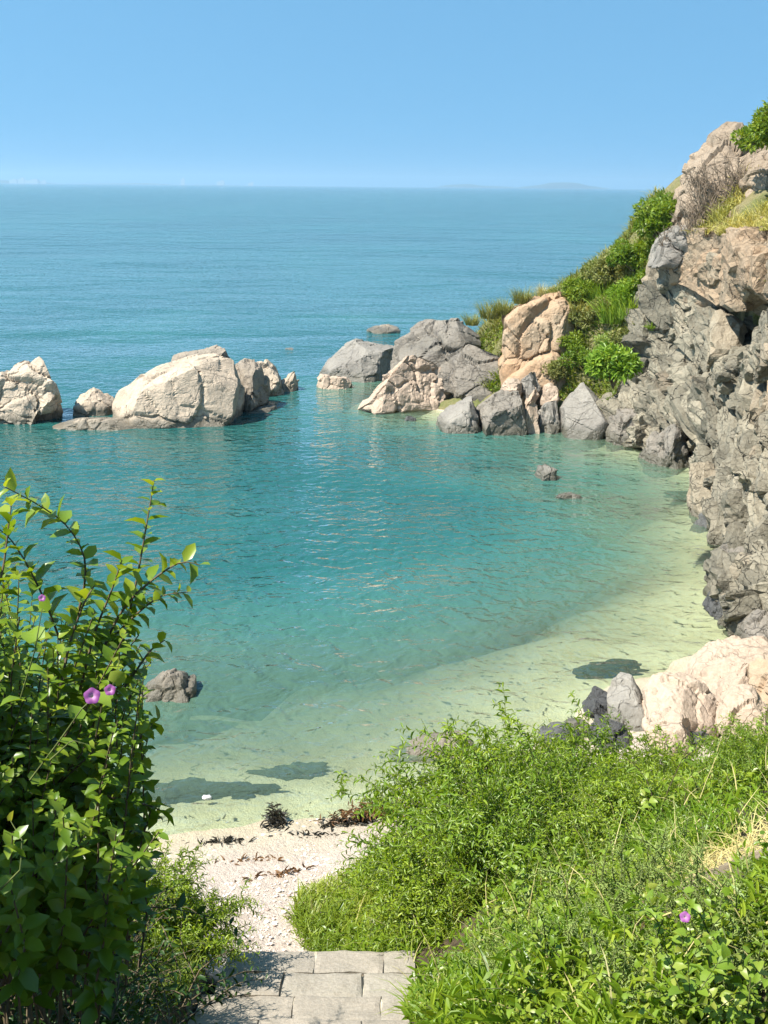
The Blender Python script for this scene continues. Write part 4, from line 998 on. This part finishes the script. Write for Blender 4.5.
shrub('feathery_shrub', 'ft2', (-1.62, 6.1, gz(-1.62, 6.1)), 'low feathery shrub next to the left kerb stone of the steps', mat='feather', stem='greenstem', seed=42, nst=45, height=.42, spread=.9, leaf=(.035, .007), gap=.011, branch=3, droop=.35)
shrub('feathery_shrub', 'ft3', (-2.2, 7.7, gz(-2.2, 7.7)), 'pale feathery shrub at the top left of the beach by the water', mat='feather', stem='greenstem', seed=43, nst=45, height=.85, spread=.6, leaf=(.035, .007), gap=.012, branch=3)
tuft('grass_tuft', 'gt1', (-1.36, 6.3, gz(-1.36, 6.3)+.12), 'small yellowish grass tuft growing on the left edge of the stone steps', mat='grass', n=60, L=.22, W=.007, base=.09, spread=1.3, seed=3)
# unseen leafy blocker added up the slope on the left to shade the corner
tp = np.array([-1.75, 1.45, gz(-1.75, 1.45)])
tr_ = empty('shade_blocker', tp, 'unseen leafy blocker on a trunk, added outside the left edge to shade the corner', 'shade blocker')
fa, sa = blob_mesh(55, 7000, (.34, .85, .50), (.085, .05), 'leaf', 22)
for a_ in fa.V: a_ += np.array([.3, .2, 5.92])-np.array([0, 0, tp[2]])
for a_ in sa.V: a_ += np.array([.3, .2, 5.92])-np.array([0, 0, tp[2]])
V, f = tube(np.array([[0, 0, -.1], [.05, .05, .5], [.3, .2, 6.0-tp[2]]]), [.05, .04, .025], 7); sa.add(V, [f])
fa.build('crown', MAT['leafdark'], tr_, True); sa.build('trunk', MAT['bark'], tr_, True)

# ------------------------------------------------------------------ right bank
tall = [  # (x, y, scale, key, label)
    (.72, 8.9, 1.15, 'w1', 'tallest narrow leaved shrub at the left corner of the right bank, over the brown ledge'),
    (1.25, 9.1, 1.15, 'w2', 'narrow leaved shrub second from the left corner of the right bank'),
    (.55, 7.9, .8, 'w2', 'rounded shrub at the front of the left corner, just above the steps'),
    (1.75, 8.6, .9, 'w1', 'narrow leaved shrub in front of the dark pointed rock'),
    (2.35, 8.1, .6, 'w2', 'narrow leaved shrub below the small pink beach boulder'),
    (1.15, 7.6, .95, 'w1', 'bushy shrub in the middle of the right bank, darker inside'),
    (1.9, 7.1, .6, 'w2', 'low bushy shrub right of the middle of the right bank'),
    (2.7, 7.2, .45, 'w1', 'bushy shrub near the right edge below the low cream boulder'),
    (3.1, 8.2, .5, 'w2', 'bushy shrub at the right edge below the orange tinted boulder'),
    (3.6, 7.6, .45, 'w1', 'bushy shrub cut off by the right edge of the photo')]
for k, (x, y, sc, key, lab) in enumerate(tall):
    sd_ = 61 if key == 'w1' else 62
    shrub('narrow_leaved_shrub', key, (x, y, gz(x, y)), lab, mat='willow' if key == 'w1' else 'lime', stem='greenstem', rz=k*1.7, sc=sc, seed=sd_, nst=150, height=1.25 if key == 'w1' else 1.15, spread=.6, leaf=(.080, .021), gap=.023, branch=3, droop=.45, hang=.35, base=.25, minlen=.5)
sp = shrub('sapling', 'sap', (2.02, 6.9, gz(2.02, 6.9)), 'thin round leaved sapling sticking up in front of the smooth pale pink boulder', 'sapling', mat='round', stem='bark', seed=64, nst=4, height=1.0, spread=.25, leaf=(.07, .05), gap=.05, branch=2, droop=.1, base=.05, start=.3)
for k, (px, py, sc, lab) in enumerate([
        (545, 905, 1.0, 'round leaved plant at the centre of the right bank with dark gaps around it'),
        (585, 870, .8, 'round leaved plant with pale dusty leaves just above the central one'),
        (480, 880, .7, 'round leaved plant low among the narrow leaves left of the central one'),
        (668, 795, .8, 'round leaved plant with yellowing leaves beside the dry bare patch'),
        (640, 830, .8, 'round leaved plant left of the dry bare patch'),
        (690, 985, .9, 'round leaved plant under the lone pink flower'),
        (755, 990, .9, 'bright round leaved plant in the bottom right corner'),
        (570, 985, .8, 'round leaved plant at the bottom edge, right of the steps'),
        (760, 745, .9, 'round leaved plant at the right edge above the dry bare patch'),
        (520, 800, .8, 'round leaved plant high in the narrow leaved shrubs')]):
    p = on_ground(px, py+25)
    shrub('round_leaved_plant', 'rl', (p[0], p[1], gz(p[0], p[1])), lab, 'plant', mat='round', stem='greenstem', rz=k*2.1, sc=sc, seed=65, nst=26, height=.58, spread=.9, leaf=(.050, .040), gap=.032, kind='heart', branch=2, droop=.2, base=.15)
for k, (px, py, sc, lab) in enumerate([
        (620, 900, 1.0, 'grey green feathery weed upright in the middle of the right bank'),
        (600, 950, .9, 'grey green feathery weed near the bottom edge, left of the pink flower'),
        (650, 885, .9, 'grey green feathery weed just below the dry bare patch'),
        (720, 900, .9, 'grey green feathery weed right of the lone pink flower'),
        (640, 990, .8, 'grey green feathery weed at the bottom edge below the central ones'),
        (560, 840, .9, 'grey green feathery weed behind the round leaved plants'),
        (740, 940, .8, 'grey green feathery weed low in the bottom right corner'),
        (600, 810, .9, 'grey green feathery weed standing in the upper middle of the right bank'),
        (510, 960, .8, 'grey green feathery weed left of the bottom round leaved plant'),
        (706, 905, .6, 'grey green feathery weed on the lower rim of the dry bare patch')]):
    p = on_ground(px, py+30)
    shrub('feathery_weed', 'fw', (p[0], p[1], gz(p[0], p[1])), lab, 'weed', mat='sage', stem='greenstem', rz=k*1.9, sc=sc, seed=66, nst=24, height=.5, spread=.45, leaf=(.034, .008), gap=.007, branch=3, droop=.15, base=.16)
fv = empty('bindweed_vine', (1.02, 3.1, gz(1.02, 3.1)), 'bindweed with one pink flower in the grass at the lower right', 'vine')
fo = np.array(fv.location[:]); fa, sa = Acc(), Acc()
for q in ([(690, 1000, 3.95), (688, 960, 3.85), (686, 930, 3.8), (685, 918, 3.75)], [(700, 990, 3.9), (720, 960, 3.85), (745, 950, 3.8)], [(680, 990, 3.9), (668, 960, 3.85), (655, 945, 3.8)]):
    P = np.array([px3(*k) for k in q])-fo
    P = np.stack([np.interp(np.linspace(0, 1, 8), np.linspace(0, 1, len(P)), P[:, c]) for c in range(3)], 1)
    leafy_stem(fa, sa, P, r, (.045, .04), .03, 0, 'heart', .002, up_bias=.6)
fa.build('foliage', MAT['round'], fv, True); sa.build('stems', MAT['greenstem'], fv)
flower(fv, px3(685, 917, 3.68)-fo, (-.25, -.7, .65), .017, 9)

# low growth between them: nobody could count it
def cover(name, label, mat, pts_fn, n, L, W, kind, seed, spread=.9, clump=.0, zoff=0, cat='grass', hfun=None):
    r_ = np.random.default_rng(seed); P = pts_fn(r_, n); n = len(P)
    az = r_.uniform(0, 6.283, n); tl = r_.uniform(.1, spread, n)
    D = np.stack([np.cos(az)*tl, np.sin(az)*tl, np.ones(n)], 1); N = np.stack([-np.cos(az), -np.sin(az), .5+0*az], 1)+r_.normal(size=(n, 3))*.4
    fa_ = Acc(); k = .5+.9*np.clip(vnoise(P*np.array([2.2, 2.2, 0])+seed, seed)+.3, 0, 1)
    t_ = np.clip(.5+.45*vnoise(P*np.array([1.6, 1.6, 0])+3, seed+1)+r_.normal(size=n)*.18, 0, 1)
    leaves(fa_, P, D, N, L*k*r_.uniform(.6, 1.2, n), W*r_.uniform(.6, 1.3, n), kind, t_, r_)
    o = fa_.build(name, MAT[mat]); return tag(o, label, cat, None, 'stuff')
def bank_pts(r_, n):
    out = []
    x = r_.uniform(-.9, 4.2, n*3); y = r_.uniform(2.2, 10.0, n*3)
    z, so = ground_z(x, y)
    lx = np.interp(y, [2, 5.5, 7.0, 7.45, 7.7, 8.2, 9.0, 9.6, 10], [.29, .29, .25, .22, -.30, -.50, -.45, .2, .8])
    lx = lx+.10*vnoise(np.stack([x*3, y*3, 0*x], 1), 4)
    # the bare dry patch near the right edge
    bare = ((x-BARE[0])/.70)**2+((y-BARE[1])/.52)**2+.5*vnoise(np.stack([x*4, y*4, 0*x], 1), 6) < 1
    # thin out with distance so that the density on the picture stays even
    m = (x > lx) & ~bare & (z > .18)
    m &= r_.uniform(0, 1, len(x)) < np.clip(1.25-.09*y, .35, 1)
    m &= vnoise(np.stack([x*2.1, y*2.1, 0*x], 1), 15)+.4*vnoise(np.stack([x*6, y*6, 0*x], 1), 16) > -.30      # gaps down to the dark soil
    P = np.stack([x, y, z-.02], 1)[m][:n]
    return P
cover('ground_cover', 'thick green grass and weeds on the right bank', 'grass', bank_pts, 20000, .24, .012, 'blade', 71, spread=1.3)
cover('ground_cover', 'small leaved undergrowth on the right bank', 'willow', bank_pts, 22000, .13, .032, 'leaf', 72, spread=2.6)
def bank_high(r_, n):
    P = bank_pts(r_, n); P[:, 2] += r_.uniform(.02, .32, len(P)); return P
cover('ground_cover', 'narrow leaved weed tops on the right bank', 'willow', bank_high, 16000, .09, .02, 'leaf', 73, spread=3.0)
cover('dry_stems', 'dead yellow stems scattered through the right bank', 'straw', bank_high, 700, .34, .007, 'blade', 78, spread=1.6)
def side_pts(r_, n):
    x = r_.uniform(3.8, 11, n*2); y = r_.uniform(1, 15, n*2); z, so = ground_z(x, y); m = (so > .5) & (z < 6.5); return np.stack([x, y, z-.02], 1)[m][:n]
cover('ground_cover', 'green weeds on the slope beyond the right edge', 'grass', side_pts, 16000, .34, .03, 'blade', 79, spread=1.4)
cover('ground_cover', 'leafy undergrowth on the slope beyond the right edge', 'willow', side_pts, 12000, .20, .05, 'leaf', 80, spread=2.2)
def corner_pts(r_, n):
    x = r_.uniform(-.95, .9, n*2); y = r_.uniform(7.5, 9.9, n*2); lx = np.interp(y, [7.5, 8.1, 8.7, 9.3, 9.6, 9.9], [-.3, -.66, -.82, -.85, -.5, .15])+.1*vnoise(np.stack([x*4, y*4, 0*x], 1), 3)
    z, _ = ground_z(x, y); m = x > lx; return np.stack([x, y, z-.02+r_.uniform(0, .12, n*2)], 1)[m][:n]
cover('ground_cover', 'bright low grass and shoots at the foot of the right bank beside the sand', 'feather', corner_pts, 11000, .19, .015, 'blade', 77, spread=1.6)
def straw_pts(r_, n):
    x = r_.normal(BARE[0], .42, n); y = r_.normal(BARE[1], .35, n); z, _ = ground_z(x, y); return np.stack([x, y, z], 1)
cover('dry_straw', 'dry straw lying on the bare patch at the right edge', 'straw', straw_pts, 1500, .16, .006, 'blade', 74, spread=4.0)
def left_pts(r_, n):
    x = r_.uniform(-4, -1.25, n*2); y = r_.uniform(2, 9.2, n*2); z, _ = ground_z(x, y)
    lx = np.interp(y, [2, 6.5, 7.2, 8, 9.2], [-1.35, -1.4, -1.45, -1.75, -2.3])+.12*vnoise(np.stack([x*3, y*3, 0*x], 1), 9)
    m = (x < lx) & (z > .2); return np.stack([x, y, z-.02], 1)[m][:n]
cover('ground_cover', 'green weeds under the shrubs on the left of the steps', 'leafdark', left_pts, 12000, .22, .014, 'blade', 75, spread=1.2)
cover('ground_cover', 'light feathery weeds under the shrubs on the left of the steps', 'feather', left_pts, 8000, .12, .014, 'leaf', 76, spread=2.0)
tuft('grass_stalk', 'gs', (-.62, 8.75, gz(-.62, 8.75)), 'thin single yellow stalk standing on the sand left of the right bank', mat='straw', n=7, L=.42, W=.008, base=.02, spread=.25, seed=8)

# ------------------------------------------------------------------ headland plants
def hill_at(px, py):
    p = on_hill(px, py)
    if p is None: p = at_y(px, py, 36)
    return p
for k, (px, py, rad, n, leaf, mat, kind, lab) in enumerate([
        (655, 235, (.85, .8, .95), 3800, (.13, .075), 'hillleaf', 'quad', 'dark green leafy bush on the skyline at the top of the headland slope'),
        (632, 262, (.75, .7, .75), 3000, (.12, .07), 'hillleaf', 'quad', 'dark green bush second on the skyline, just below the top bush'),
        (668, 250, (.55, .7, .7), 2000, (.12, .07), 'hillleaf', 'quad', 'dark green bush against the end of the cliff top'),
        (606, 285, (.8, .7, .6), 2600, (.12, .06), 'olive', 'quad', 'olive bush on the skyline halfway up the headland slope'),
        (580, 300, (.75, .7, .5), 2300, (.12, .06), 'hillleaf', 'quad', 'low green bush on the skyline above the large orange block'),
        (628, 300, (.6, .6, .6), 2200, (.16, .05), 'hillbright', 'leaf', 'yellow green bush against the cliff below the dark bushes'),
        (605, 318, (.6, .5, .45), 1600, (.11, .05), 'olive', 'quad', 'brownish bush directly above the pale pink half buried boulder'),
        (578, 328, (.55, .5, .5), 1700, (.12, .05), 'olive', 'quad', 'olive bush at the right shoulder of the large orange block'),
        (585, 372, (.75, .5, .6), 2700, (.11, .05), 'hillleaf', 'quad', 'rounded green bush behind the leaning boulder'),
        (556, 380, (.55, .4, .42), 1700, (.10, .045), 'olive', 'quad', 'olive green bush right of the lower orange block'),
        (612, 376, (.55, .45, .5), 2000, (.13, .05), 'hillbright', 'leaf', 'bright green bush at the cliff foot right of the leaning boulder'),
        (572, 352, (.5, .4, .4), 1400, (.11, .05), 'hillleaf', 'quad', 'small green bush in the middle of the slope beside the orange blocks'),
        (603, 352, (.5, .4, .4), 1400, (.12, .05), 'sage', 'quad', 'grey green bush below the pale pink half buried boulder'),
        (622, 350, (.45, .4, .5), 1400, (.12, .05), 'olive', 'quad', 'olive bush pressed against the cliff above the bright green one')]):
    p = at_y(px, py+10, [33.4, 34.2, 33.0][k]) if k < 3 else hill_at(px, py)
    blob('hill_bush', p+np.array([0, -.15, rad[2]*(.25 if mat != 'hillbright' else .0)]), lab, mat, 200+k, n, rad, leaf, kind, group=None)
for k, (px, py, Yb, lab) in enumerate([(646, 285, 32.9, 'green bush wedged against the far end of the cliff, level with the reedy grass'), (648, 318, 32.5, 'lower green bush wedged against the far end of the cliff'), (632, 345, 32.9, 'green bush at the cliff end just above the bright green one')]):
    blob('hill_bush', at_y(px, py+8, Yb), lab, ['hillleaf', 'olive', 'hillleaf'][k], 250+k, 1700, (.5, .45, .55), (.11, .055))
for k, (px, py, sc, mat, lab) in enumerate([
        (615, 322, 1.0, 'hillbright', 'tall bright reedy grass clump in the middle of the headland slope'), (632, 318, .95, 'hillbright', 'bright reedy grass clump touching the cliff'), (600, 300, .8, 'hillbright', 'bright reedy grass clump just under the skyline bushes'),
        (490, 318, .65, 'olive', 'leftmost olive grass clump on the ridge above the grey slab'), (503, 314, .6, 'olive', 'olive grass clump left of the large orange block'), (522, 303, .6, 'olive', 'olive grass clump on top of the large orange block'), (545, 298, .55, 'straw', 'straw coloured grass clump on the right top of the large orange block'),
        (580, 318, .7, 'paleg', 'pale grass clump above the olive bushes on the slope'), (560, 300, .6, 'olive', 'olive grass clump on the skyline right of the orange block'), (472, 325, .45, 'olive', 'small olive grass clump at the lower end of the ridge')]):
    p = hill_at(px, py)
    tuft('grass_clump', 'hc'+mat, p, lab, mat=mat, n=260, L=1.0, W=.035, base=.45, spread=.75, seed=80+len(mat), rz=k*1.1, sc=sc)
# grass and brush above the cliff
def top_pts(pxs, pys, n, rr):
    def f(r_, m):
        k = r_.integers(0, len(pxs), m); c = np.array([hill_at(a, b) for a, b in zip(pxs, pys)])
        P = c[k]+r_.normal(size=(m, 3))*np.array([rr, rr, 0]); P[:, 2] = HILL(P[:, 0], P[:, 1])+.0
        return P
    return f
def crest_pts(r_, m):
    y = r_.uniform(20.5, 30.8, m*2); x = np.interp(y, CREST[:-2, 1], CREST[:-2, 0])+r_.uniform(-.05, 1.5, m*2)**1.2; z = np.interp(y, CREST[:-2, 1], CREST[:-2, 2])
    z = np.maximum(HILL(x, y), z)+.05; ok = vnoise(np.stack([x*1.3, y*1.3, 0*x], 1), 12) > -.35
    return np.stack([x, y, z], 1)[ok][:m]
cover('dry_grass', 'pale yellow grass on the cliff top', 'paleg', crest_pts, 9000, .40, .03, 'blade', 91, spread=1.5)
cover('hill_grass', 'green grass at the top right corner of the headland', 'hillleaf', top_pts([765, 775, 790], [140, 135, 128], 0, .4), 2500, .4, .05, 'blade', 92, spread=1.0)
for k, (px, py, rad, n, lab) in enumerate([(766, 125, (.35, .4, .6), 1200, 'dark green bush on the skyline at the top right corner of the photo'), (752, 140, (.5, .5, .4), 1500, 'low green bush on the headland top left of the corner bush')]):
    blob('hill_bush', at_y(px, py+6, 28.6), lab, 'hillleaf', 230+k, n, rad, (.13, .06))
def hill_cover_pts(r_, m):
    x = r_.uniform(2.5, 13, m*2); y = r_.uniform(31.8, 41, m*2); z = HILL(x, y)
    ok = (z > .7) & (x < 8.7); return np.stack([x, y, z-.03], 1)[ok][:m]
cover('hill_grass', 'mixed green and olive grass covering the headland slope', 'olive', hill_cover_pts, 22000, .34, .035, 'blade', 93, spread=1.3)
cover('hill_grass', 'green weeds covering the headland slope', 'hillleaf', hill_cover_pts, 20000, .22, .06, 'leaf', 94, spread=1.6)
def top_back_pts(r_, m):
    y = r_.uniform(15, 31, m*2); x = np.interp(y, CREST[2:-2, 1], CREST[2:-2, 0])+1.3+r_.uniform(0, 5.5, m*2); return np.stack([x, y, HILL(x, y)-.02], 1)[:m]
cover('hill_grass', 'olive grass on the plateau behind the cliff top', 'olive', top_back_pts, 14000, .36, .04, 'blade', 95, spread=1.3)
def twig_bush(loc, lab, h, seed, nst=26):
    r_ = np.random.default_rng(seed); sa_ = Acc()
    for i in range(nst):
        az = r_.uniform(0, 6.28); tl = r_.uniform(0, .9)
        P = stem_path((r_.normal()*.12, r_.normal()*.12, -.05), (math.cos(az)*tl, math.sin(az)*tl, 1), h*r_.uniform(.5, 1.1), 7, .0, .15, r_)
        V, f = tube(P, np.linspace(.014, .005, 7), 3); sa_.add(V, [f])
        for q in range(5):
            j = r_.integers(1, 6); d2 = unit(P[j]-P[j-1])+r_.normal(size=3)*.6; P2 = stem_path(P[j], d2, h*r_.uniform(.15, .4), 5, 0, .2, r_)
            V, f = tube(P2, np.linspace(.008, .004, 5), 3); sa_.add(V, [f])
    o = sa_.build('dry_bush', MAT['twig']); o.location = [float(q) for q in loc]
    return tag(o, lab, 'dry bush')
for k, (px, py, h, lab) in enumerate([(705, 205, 1.1, 'bare brown twiggy bush on the rock dome above the cliff'), (722, 190, 1.2, 'tallest bare brown twiggy bush, higher up the rock dome'), (690, 218, .9, 'bare brown twiggy bush at the left foot of the rock dome'), (738, 175, 1.0, 'bare brown twiggy bush between the rock dome and the corner grass'), (700, 178, .8, 'sparse bare twigs on the skyline of the rock dome'), (670, 235, .7, 'bare brown twigs beside the skyline bushes'), (545, 300, .7, 'bare reddish stalks standing on the ridge beside the orange block')]):
    twig_bush(at_y(px, py+12, [30.2, 30.4, 30.2, 30.2, 31.0, 31, 36][k]), lab, h, 300+k)
for i, (poly, yw, th, m, lab) in enumerate([
        ([(664, 250), (678, 205), (685, 178), (692, 156), (706, 138), (724, 127), (745, 122), (790, 130), (790, 230), (720, 250)], 31.6, 1.3, 'tan', 'rounded brown rock dome on the skyline above the cliff'),
        ([(722, 196), (734, 176), (750, 160), (768, 150), (800, 150), (800, 200), (740, 212)], 30.2, .9, 'tan', 'pinkish rock outcrop under the corner grass'),
        ([(746, 184), (752, 172), (766, 168), (785, 172), (785, 192), (752, 194)], 29.2, .5, 'tan', 'small brown rock set in the pale grass below the pinkish outcrop'),
        ([(650, 262), (656, 246), (672, 234), (696, 228), (708, 236), (704, 256), (670, 266)], 30.4, .6, 'palegrey', 'pale rock shoulder at the far end of the cliff top')]):
    poly_rock('rock_outcrop', poly, yw, th, m, lab, n=4, cuts=8, cutq=(.86, .98), lean=.12, sub=6, size=.9, amp=.13, crack=.07, s=400+i, onz=1, big=(1.3, .12, .1))
for k, (px, py, sc, lab) in enumerate([(652, 330, .32, 'small green weed growing from the cliff face near its far end'), (765, 285, .3, 'weed in a crack of the cliff at the right edge')]):
    d_ = ray(px, py); tt_ = np.linspace(15, 40, 500)/np.linalg.norm(d_); pr = CAM+d_*tt_[:, None]
    dist_ = np.array([np.min(np.sum((Pf[::7]-q)**2, axis=1)) for q in pr]); kk = np.argmax(dist_ < .04)
    tuft('cliff_weed', 'cw', pr[kk], lab, cat='weed', mat='hillbright', n=120, L=1.0, W=.09, base=.3, spread=1.2, seed=99, sc=sc)

# ------------------------------------------------------------------ wrack and small things on the beach
def wrack(px, py, L, Wd, n, mat, lab, seed, hgt=.06, name='seaweed_clump', ang=0.):
    p = at_z(px, py, .05); r_ = np.random.default_rng(seed); fa_ = Acc()
    q = r_.normal(size=(n, 2))*np.array([L, Wd])*.4; ca, sa_ = math.cos(ang), math.sin(ang)
    x = p[0]+q[:, 0]*ca-q[:, 1]*sa_; y = p[1]+q[:, 0]*sa_+q[:, 1]*ca; z, _ = ground_z(x, y)
    P = np.stack([x, y, np.maximum(z, -.02)+r_.uniform(0, hgt, n)*np.exp(-(q[:, 0]/L)**2*2)], 1)-np.array([p[0], p[1], 0])
    D = r_.normal(size=(n, 3))*np.array([1, 1, .45])
    leaves(fa_, P, D, np.array([[0, 0, 1.]])+r_.normal(size=(n, 3))*.5, .10*r_.uniform(.5, 1.3, n), .02*r_.uniform(.5, 1.5, n), 'leaf', None, r_)
    o = fa_.build(name, MAT[mat]); o.location = (p[0], p[1], 0); return tag(o, lab, 'seaweed', None, 'stuff')
wrack(376, 815, .75, .22, 420, 'kelp', 'brown heap of seaweed on the sand beside the right hand shrub', 1, .16, ang=.2)
wrack(352, 823, .5, .14, 200, 'weed', 'black seaweed trailing left from the brown heap', 2, .05, ang=.2)
wrack(275, 820, .16, .28, 200, 'weed', 'dark upright tangle of seaweed at the water edge in the middle of the beach', 3, .16)
wrack(222, 842, .35, .08, 110, 'weed', 'thin dark strand of seaweed at the left end of the tide line', 4, .03)
wrack(318, 838, .5, .06, 70, 'weed', 'thin strand of seaweed on the tide line right of the upright tangle', 5, .02)
wrack(250, 868, .6, .06, 60, 'kelp', 'sparse line of dry seaweed across the middle of the sand', 6, .02, ang=.15)
wrack(285, 884, .5, .06, 50, 'kelp', 'second sparse line of dry seaweed, closer to the steps', 7, .02, ang=.3)
D, Fc = ico(3)
o = mesh_obj('float', D*np.array([.06, .03, .03])+D*(fbm(D*3, 2, 3)*.01)[:, None], [Fc], MAT['white'], smooth=True); p = at_z(207, 799, .0); o.location = (p[0], p[1], .02); tag(o, 'small white float bobbing over the dark underwater rocks near the beach', 'float')
o = mesh_obj('float', D*np.array([.16, .10, .07])+D*(fbm(D*3, 2, 5)*.01)[:, None], [Fc], MAT['yellow'], smooth=True); p = at_z(714, 524, .0); o.location = (p[0]-.05, p[1]-.1, .05); tag(o, 'yellow float washed against the dark rock at the cliff foot', 'float')
# scattered shell grit and pebbles: uncountable
def pebbles():
    r_ = np.random.default_rng(5); n = 3500; x = r_.uniform(-2.6, 2.2, n*2); y = r_.uniform(7.2, 12.2, n*2); z, so_ = ground_z(x, y); d_ = sdist(x, y); m = (d_ > .05) & (so_ < .3); x, y, z = x[m][:n], y[m][:n], z[m][:n]
    D_, F_ = ico(1); a = Acc(); sc = r_.gamma(2, .0035, len(x))+.003
    for i in range(len(x)): a.add(D_*np.array([1.2, 1, .6])*sc[i]+np.array([x[i], y[i], z[i]+sc[i]*.1]), [F_])
    o_ = a.build('pebbles', MAT['pebble']); tag(o_, 'broken shells and pebbles strewn over the sand', None, None, 'stuff')
t = NT('pebble'); gi = t.n('ShaderNodeNewGeometry'); cr = t.ramp((gi, 8), [(0, (.30, .22, .18)), (.3, (.62, .48, .42)), (.6, (.68, .58, .5)), (1, (.8, .76, .7))]); MAT['pebble'] = t.out(t.n('ShaderNodeBsdfPrincipled', {'Base Color': (cr, 0), 'Roughness': .8}))
pebbles()
